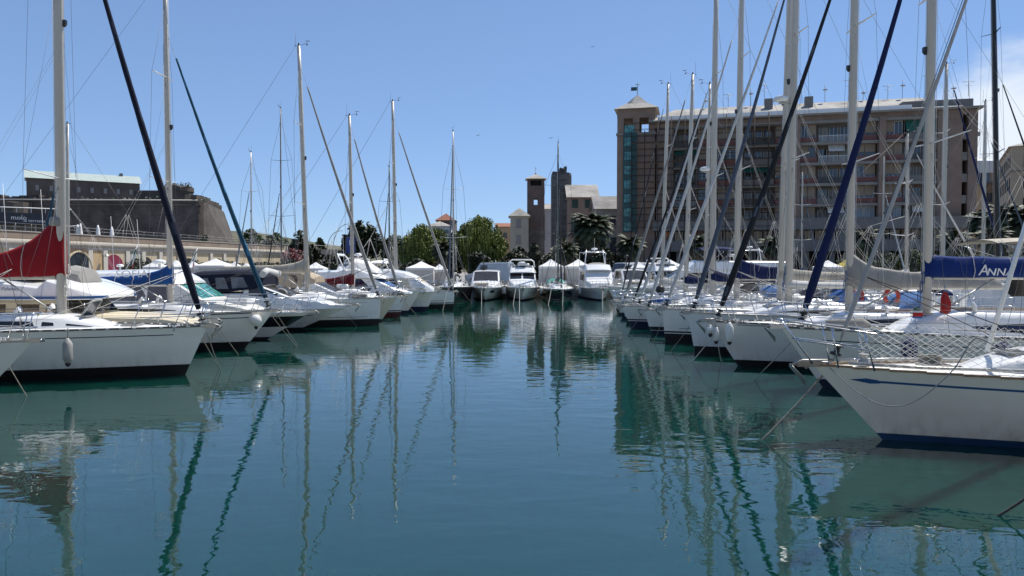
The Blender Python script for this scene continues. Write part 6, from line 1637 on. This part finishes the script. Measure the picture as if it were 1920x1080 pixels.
# grey covered yacht
R_, H_, lc, mp, cv = sailboat('white yacht with grey boom cover and charcoal furled jib', 21.8, 1385, (1331, 603), 1, 11.6, 3.5, 1.2, (1592, 1608, -260, .24), (1344, 570, 1555, 0), f_blk, None, hull_g, boot_blk, str_grey, .20, ((.94, .97),), 'slot_glints', wraps=f_slate, cabh=.36, jr=.092,
    boom=(4.6, f_grey, 1.15, .66, .30), boomz=1.16, seed=23, nst=5, near=True, wins=[(-2.8, -6.6, .25, .72, True)], spr=(.34, .64), sprL=1.15)
# twin masts
R_, H_, lc, mp, cv = sailboat('white yacht with slate furled jib under the right twin mast', 24.9, 1304, (1290, 587), 1, 11.2, 3.4, 1.3, (1478, 1496, -200, .27), (1299, 547, 1470, 0), f_slate, None, hull_g, boot_blk, str_grey, .26, ((.80, .82),), 'alu', cabh=.32, jr=.08, radar=.50,
    boom=(4.4, f_sail, .3, .22, .14), boomz=1.0, seed=24, nst=5, spr=(.36, .66), hood=f_ltb, s0=.09)
text('hull_lettering', 'MARTIN', .22, letter_n, R_, (lc(1362, 0)[0], 1.66, 1.08), (pi / 2, 0, pi), 0)
R_, H_, lc, mp, cv = sailboat('white yacht with white furled jib under the left twin mast', 28.4, 1248, (1242, 580), 1, 11, 3.3, 1.3, (1463, 1485, -120, .25), (1247, 558, 1460, 0), f_sail, None, hull_w, boot_blk, str_blk, .36, ((.12, .14), (.8, .81)), 'alu', cabh=.30, jr=.07,
    boom=(4.4, f_beige, .55, .36, .22), boomz=1.25, seed=25, nst=5, s0=.09, hood=f_blue, white_gap=True)
R_, H_, lc, mp, cv = sailboat('white yacht with navy boom cover and black flared stripe, pale furled jib', 31.6, 1222, (1208, 582), 1, 10.6, 3.2, 1.15, (1381, 1392, -90, .25), (1214, 560, 1396, 0), f_sail, None, hull_w, boot_navy, str_blk, .18, ((.78, .80),), 'alu', band=(.02, .20, hull_blk), jr=.07,
    boom=(3.6, f_navy, 1.05, .72, .38), boomz=1.35, seed=26, nst=5, hood=f_dknavy)
R_, H_, lc, mp, cv = sailboat('white yacht with radar on its mast and light grey furled jib in mid right row', 34.9, 1184, (1166, 575), 1, 10.6, 3.1, 1.25, (1335, 1343, -40, .27), (1197, 556, 1340, 130), f_sail, None, hull_w, boot_navy, str_navy, .34, ((.8, .82),), 'alu', jr=.068, radar=.40,
    boom=(3.6, f_navy, .7, .4, .2), boomz=1.1, seed=27, nst=5, hood=f_ltb, white_gap=True)
R_, H_, lc, mp, cv = sailboat('white yacht with thin black furled jib in the right row', 38.4, 1176, (1166, 572), 1, 10, 3.0, 1.2, (1322, 1331, 158, .17), (1186, 556, 1322, 168), f_blk, None, hull_g, boot_blk, str_blk, .28, ((.8, .82),), 'alu', jr=.06,
    boom=(3.4, f_dknavy, .8, .5, .25), boomz=1.0, seed=28, nst=4, hood=f_blk)
R_, H_, lc, mp, cv = sailboat('white yacht with beige-grey furled jib near the far end of the right row', 41.8, 1167, (1152, 567), 1, 10, 3.0, 1.2, (1285, 1299, 140, .22), (1170, 552, 1297, 138), f_grey, None, hull_w, boot_navy, str_blk, .28, ((.8, .82),), 'alu', jr=.085,
    boom=(3.4, f_navy, .6, .4, .2), boomz=.9, seed=29, nst=4, hood=f_white)
R_, H_, lc, mp, cv = sailboat('last sailing boat of the right row, with thin spiral-wrapped forestay', 45.8, 1158, (1150, 564), 1, 9.5, 2.9, 1.15, (1240, 1253, 158, .20), (1163, 550, 1247, 190), f_blk, None, hull_w, boot_blk, str_blk, .28, ((.8, .82),), 'alu', jr=.045, wraps=f_sail,
    boom=(3.0, f_sail, .5, .3, .2), boomz=.9, seed=30, nst=4)
def r10():
    d = 50.3; X0 = W(1160, 540, d).x
    r, H = powerboat('white motor yacht with black name band behind the navy boom cover', (X0, d, 0), pi, 12, 3.3, 1.5, 1.3, .8, hull_w, boot_navy, .15, group='motor yachts moored along the channel')
    T, zs = saloon(H, r, -3.0, -4.2, -11.6, (1.6, .6), 1.35, wins=((.0, .42, .35, .85),))
    T.window(r, -7.6, -11.5, .30, .88, hull_blk, name='name_band')
    text('boat_name', 'Maison', .42, letter, r, (-9.6, T.side(-9.6, .6)[0] + .03, T.side(-9.6, .6)[1]), (pi / 2, 0, pi), .3)
    F = Trunk([(-4.6, zs, zs + .1, 1.0, .9), (-5.2, zs, zs + .6, 1.25, 1.05), (-11.6, zs, zs + .55, 1.3, 1.15)], .05); F.build('flybridge', gel, r)
    radar_unit(r, -8, 0, zs + .6, .3, .3); bimini(r, -5.5, -7.8, 1.1, zs + .5, 1.1, f_navy)
r10()
def r0():   # grey dinghy bow at the very right below the netted yacht
    d = 6.1; a = W(1868, 990, d)
    r, H = powerboat('weathered grey bow with white rub rail entering at the bottom right corner', (a.x + 1.12, d, 0), pi, 5.2, 1.5, a.z, .78, .85, mat('weathered_grp', (.24, .21, .18), .6, var=.3, scale=4), boot_blk, .05, stripes=(), toe='teak', deckm=mat('weathered_grp', (.2, .2, .2)), rail=0, anchor=False, fd=False, group=None, cat='dinghy')
r0()

# ================================================================ SECOND RIGHT ROW (beyond the pontoon, bows point right)
def row2(lab, d, pxm, pxt, pyt, w, seed, stay, jib=f_grey, mm=None, cover=f_white, L_=10.5, hood=None, jr=.07):
    x = W(pxm, 540, d).x; fx = x + 4.0; P = lambda xx: 960 + xx / d * 1350
    return sailboat(lab, d, P(fx), (P(fx + .6), 495 + (3.1 - 1.35) * 1350 / d), -1, L_, 3.2, 1.2, (pxm, pxt, pyt, w), (P(fx + .3), 540, stay[0], stay[1]), jib, None, hull_w, boot_navy, str_navy, .15, ((.8, .83),), 'alu', mm=mm, boom=(3.8, cover, .65, .42, .22), seed=seed, nst=4, group='sailing yachts beyond the pontoons', hood=hood, jr=jr, wheel=True)
row2('large yacht beyond the right pontoon with thick black mast', 37.5, 1872, 1860, -150, .27, 51, (1800, -60), f_blk, mat('black_mast', (.02, .022, .024), .3, .3), f_blk, 11.5, f_navy)
row2('yacht beyond the right pontoon with pale mast and navy furled jib', 43, 1766, 1775, 120, .26, 52, (1787, 150), f_navy, None, f_beige, jr=.085)
row2('yacht beyond the right pontoon with slim pale mast against the cloud', 47, 1842, 1848, 190, .22, 53, (1856, 260), f_slate, None, f_navy, jr=.07)
row2('yacht beyond the right pontoon with white boom cover behind the grey sail cover', 33, 1700, 1702, 250, .12, 54, (1725, 300), f_sail, None, f_white, hood=f_ltb, jr=.05)
def bimi():
    d = 30.5; x0 = 29.5
    r, H = powerboat('white flybridge motor yacht with cream bimini at the right edge beyond the pontoon', (x0, d, 0), 0, 10.5, 3.5, 1.5, 1.3, .8, hull_w, boot_navy, .15, group='motor yachts beyond the right pontoon')
    T, zs = saloon(H, r, -3.0, -4.2, -10, (1.6, .6), 1.5, wins=((.0, .42, .35, .85), (.5, .95, .35, .85)))
    F = Trunk([(-4.6, zs, zs + .1, 1.0, .9), (-5.2, zs, zs + .6, 1.35, 1.15), (-10.2, zs, zs + .5, 1.4, 1.25)], .05); F.build('flybridge', gel, r)
    a = W(1835, 0, d).x - x0; bimini(r, a + 4.2, a + .1, 1.4, zs + .5, W(0, 446, d).z - zs - .5, f_beige); radar_unit(r, -8, 0, zs + .5, .3, .4)
bimi()

# ================================================================ FENDERS, ROPES, SMALL THINGS
fender('grey-white fender hanging on the side of the red-covered yacht', W(127, 659, 18.15), m=mat('fender_grey', (.38, .37, .35), .6, var=.4, scale=3), L=.52, r=.115, top=W(127, 615, 18.3))
fender('round white ball fender at the bow of the blue-covered yacht', W(480, 600, 25.75), m=gel2, L=.3, r=.21, ball=True, top=W(481, 583, 25.8))
fender('long white fender with black end on the grey-covered yacht', W(1368, 624, 21.1), m=gel2, L=.46, r=.115, top=W(1368, 602, 21.2))
fender('white fender hung right at the stem of the grey-covered yacht', W(1343, 628, 21.55), m=gel2, L=.30, r=.10, top=W(1340, 606, 21.6))
fender('small horizontal-looking ball fender beside the stem of the grey-covered yacht', W(1332, 618, 21.5), m=gel2, L=.2, r=.10, ball=True, top=W(1334, 603, 21.6))
fm = mat('fender_navy_cover', (.05, .06, .13), .85, var=.3, scale=6)
fender('navy fleece-covered fender behind the netting of the nearest yacht', W(1705, 658, 16.1), m=fm, L=.52, r=.17, top=W(1703, 625, 16.2))
fender('second navy covered fender, partly hidden by the white pole', W(1881, 657, 15.9), m=fm, L=.30, r=.17, top=W(1880, 630, 16.0))
fender('black round fender behind the pale forestays', W(1238, 543, 37.0), m=blackm, L=.3, r=.24, ball=True, top=W(1238, 528, 37.1))
def ml(label, px, py, d, qx, qy, **k): mooring(label, W(px, py, d), G(qx, qy), **k)
ml('taut rope from the half-seen left bow down into the water', -25, 612, 16.4, 50, 743, r=.012, sag=.02)
ml('outer of two ropes from the bow of the red-covered yacht', 388, 624, 20.1, 414, 697, r=.012, sag=.02)
ml('inner of two ropes from the bow of the red-covered yacht', 369, 616, 20.1, 412, 691, r=.012, sag=.02)
ml('dark rope slanting down the side of the red-covered yacht', 327, 614, 19.6, 307, 688, r=.008, m=rope_d, sag=.12)
ml('pale rope crossing in front of the blue-covered yacht stern of its stem', 408, 610, 21.5, 447, 665, r=.010, sag=.02)
ml('dark rope hanging beside the stem of the blue-covered yacht', 455, 583, 26.0, 434, 640, r=.008, m=rope_d, sag=.15)
ml('left of two ropes at the bow of the blue-covered yacht', 510, 592, 26.2, 556, 650, r=.011, sag=.02)
ml('right of two ropes at the bow of the blue-covered yacht', 520, 590, 26.2, 558, 648, r=.011, sag=.02)
ml('left of two ropes beside the plumb-bowed beige-covered yacht', 626, 560, 34.5, 669, 612, r=.012, sag=.02)
ml('right of two ropes beside the plumb-bowed beige-covered yacht', 632, 560, 34.5, 672, 610, r=.012, sag=.02)
ml('dark rope on the hull of the beige-covered yacht', 686, 562, 36, 702, 598, r=.008, m=rope_d)
ml('rope from the maroon-covered yacht to the water', 757, 564, 42, 781, 590, r=.012, sag=.02)
ml('rope from the last yacht of the left row', 838, 548, 49.6, 830, 583, r=.012, sag=.02)
ml('rope from the black-hulled yacht hidden at the end of the left row', 868, 548, 56.0, 884, 568, r=.012, sag=.02)
ml('thick twisted rope from the nearest right bow into the water', 1556, 688, 12.65, 1430, 824, r=.019, sag=.03)
ml('thin rope from the blue-lettered yacht bow into the water', 1488, 637, 18, 1413, 712, r=.011, sag=.02)
ml('left of two white ropes from the stem of the grey-covered yacht', 1338, 628, 21.8, 1297, 678, r=.013, m=wire_w, sag=.02)
ml('right of two white ropes from the stem of the grey-covered yacht', 1343, 628, 21.8, 1352, 677, r=.012, m=wire_w, sag=.02)
ml('rope at the stem between the twin-masted yachts', 1293, 612, 24.9, 1258, 657, r=.011, sag=.02)
ml('rope from the black-striped yacht in the right row', 1240, 606, 28.4, 1226, 640, r=.011, sag=.02)
ml('rope from the navy-covered yacht in the right row', 1205, 584, 31.6, 1178, 627, r=.010, sag=.02)
ml('rope from the radar yacht in the right row', 1166, 574, 34.9, 1150, 606, r=.010, sag=.02)
for px, q, lab in ((903, 903, 'rope hanging from the leftmost far cruiser'), (967, 962, 'left rope of the second far cruiser'), (974, 974, 'right rope of the second far cruiser'), (1034, 1028, 'left rope of the black far yacht'), (1056, 1055, 'right rope of the black far yacht'), (1130, 1130, 'rope of the far right motor yacht')):
    ml(lab, px, 541, 60, q, 572 if px != 974 else 585, r=.011, m=wire_w, sag=.01)
mooring('thin grey rope looping along the side of the nearest yacht', W(1556, 690, 12.45), W(1825, 634, 11.6), r=.009, m=mat('thin_grey_rope', (.22, .23, .24), .8), sag=.0, n=2).hide_render = False
bpy.data.objects.remove([o for o in bpy.data.objects if o.get('label') == 'thin grey rope looping along the side of the nearest yacht'][0])
def loop():
    P = []
    for px, py, d in ((1556, 690, 12.45), (1580, 712, 12.2), (1612, 738, 11.9), (1650, 758, 11.55), (1690, 761, 11.4), (1728, 745, 11.25), (1762, 718, 11.15), (1790, 690, 11.1), (1808, 662, 11.05), (1820, 642, 11.05), (1836, 634, 11.05), (1870, 652, 11.4)): P.append(W(px, py, d))
    Q = []
    for i in range(len(P) - 1):
        p0, p1, p2, p3 = P[max(0, i - 1)], P[i], P[i + 1], P[min(len(P) - 1, i + 2)]
        for k in range(5):
            t = k / 5; Q.append(.5 * ((2 * p1) + (p2 - p0) * t + (2 * p0 - 5 * p1 + 4 * p2 - p3) * t * t + (3 * p1 - p0 - 3 * p2 + p3) * t ** 3))
    Q.append(P[-1]); o = MB().tube(Q, .009, 6).build('rope', mat('thin_grey_rope', (.2, .2, .2))); tag(o, 'thin grey rope looping down along the side of the nearest yacht', 'rope')
loop()
ml('dark wet rope rising from the water at the right picture edge', 1960, 908, 8.6, 1872, 967, r=.016, m=rope_d, sag=.01)
def chain():
    a, b = W(1462, 602, 12.9), W(1538, 712, 12.6); o = MB().tube([a, a.lerp(b, .5), b], [.02, .022, .022], 6).build('bobstay', steel); return o
# lifebuoys and flags
def buoy(label, px, py, d, m):
    c = W(px, py, d); t = thing('lifebuoy', label, 'lifebuoy', c); P = [(.22 * cos(k / 12 * pi * 1.5 - pi * .25), 0, .24 * sin(k / 12 * pi * 1.5 - pi * .25)) for k in range(13)]
    MB().tube(P, .065, 8).build('horseshoe', m, t); MB().tube([P[5], P[6], P[7]], .07, 8).build('reflective_band', whitepaint, t)
buoy('orange-red horseshoe lifebuoy hanging behind the blue-lettered mast', 1672, 556, 23.5, red)
buoy('dark red horseshoe lifebuoy on the rail behind the grey sail cover mast', 1607, 555, 27.2, mat('dark_red_plastic', (.3, .02, .015), .6))
def pennant(label, px, y0, y1, d, w, mats):
    a, b = W(px, y0, d), W(px, y1, d); t = thing('flag', label, 'flag', b); H_ = a.z - b.z; n = 6; R = []
    for i in range(n + 1):
        u = i / n; R.append([(-w / 2 * (.35 + .65 * sin(u * 2.2)), .03 * sin(u * 7), H_ * (1 - u)), (0, -.05, H_ * (1 - u)), (w / 2 * (.35 + .65 * sin(u * 2.2)), .03 * cos(u * 6), H_ * (1 - u))])
    MB().rings(R, closed=False, caps=False, mf=lambda i, k: min(len(mats) - 1, i * len(mats) // n)).build('cloth', mats, t); MB().tube([(0, .02, -.3), (0, .02, H_ + .15)], .01, 5).build('staff', steel, t)
pennant('furled red flag on a short staff right of the blue-lettered mast', 1772, 547, 588, 17.2, .26, [fabric('flag_red', (.45, .03, .03))])
pennant('small green, white and red flag bunched left of the blue-lettered mast foot', 1720, 575, 597, 17.5, .26, [awn_g, f_white, fabric('flag_red', (.4, .03, .03)), f_ltb])
import OpenImageIO as oiio, sys
import numpy as np
im=oiio.ImageBuf('/workdir/render_main.png').get_pixels(oiio.UINT8)[...,:3].astype(float)
k=im.shape[1]/1920
for n,(x0,y0,x1,y1) in dict(sky_top=(900,10,1000,40),sky_mid=(900,180,1000,220),sky_low=(660,380,700,400),sky_left=(230,200,290,300),hullR1=(1700,760,1800,790),hullL1=(150,640,300,670),facade=(1760,250,1790,380),fort=(140,380,180,420),bast=(390,400,410,430),deckL=(250,600,300,612),water_b=(850,1000,1000,1060),water_m=(900,800,980,850),water_br=(1700,900,1800,940),tower2=(1050,350,1065,380)).items():
    p=im[int(y0*k):int(y1*k)+1,int(x0*k):int(x1*k)+1].reshape(-1,3).mean(0); print(n,p.round())
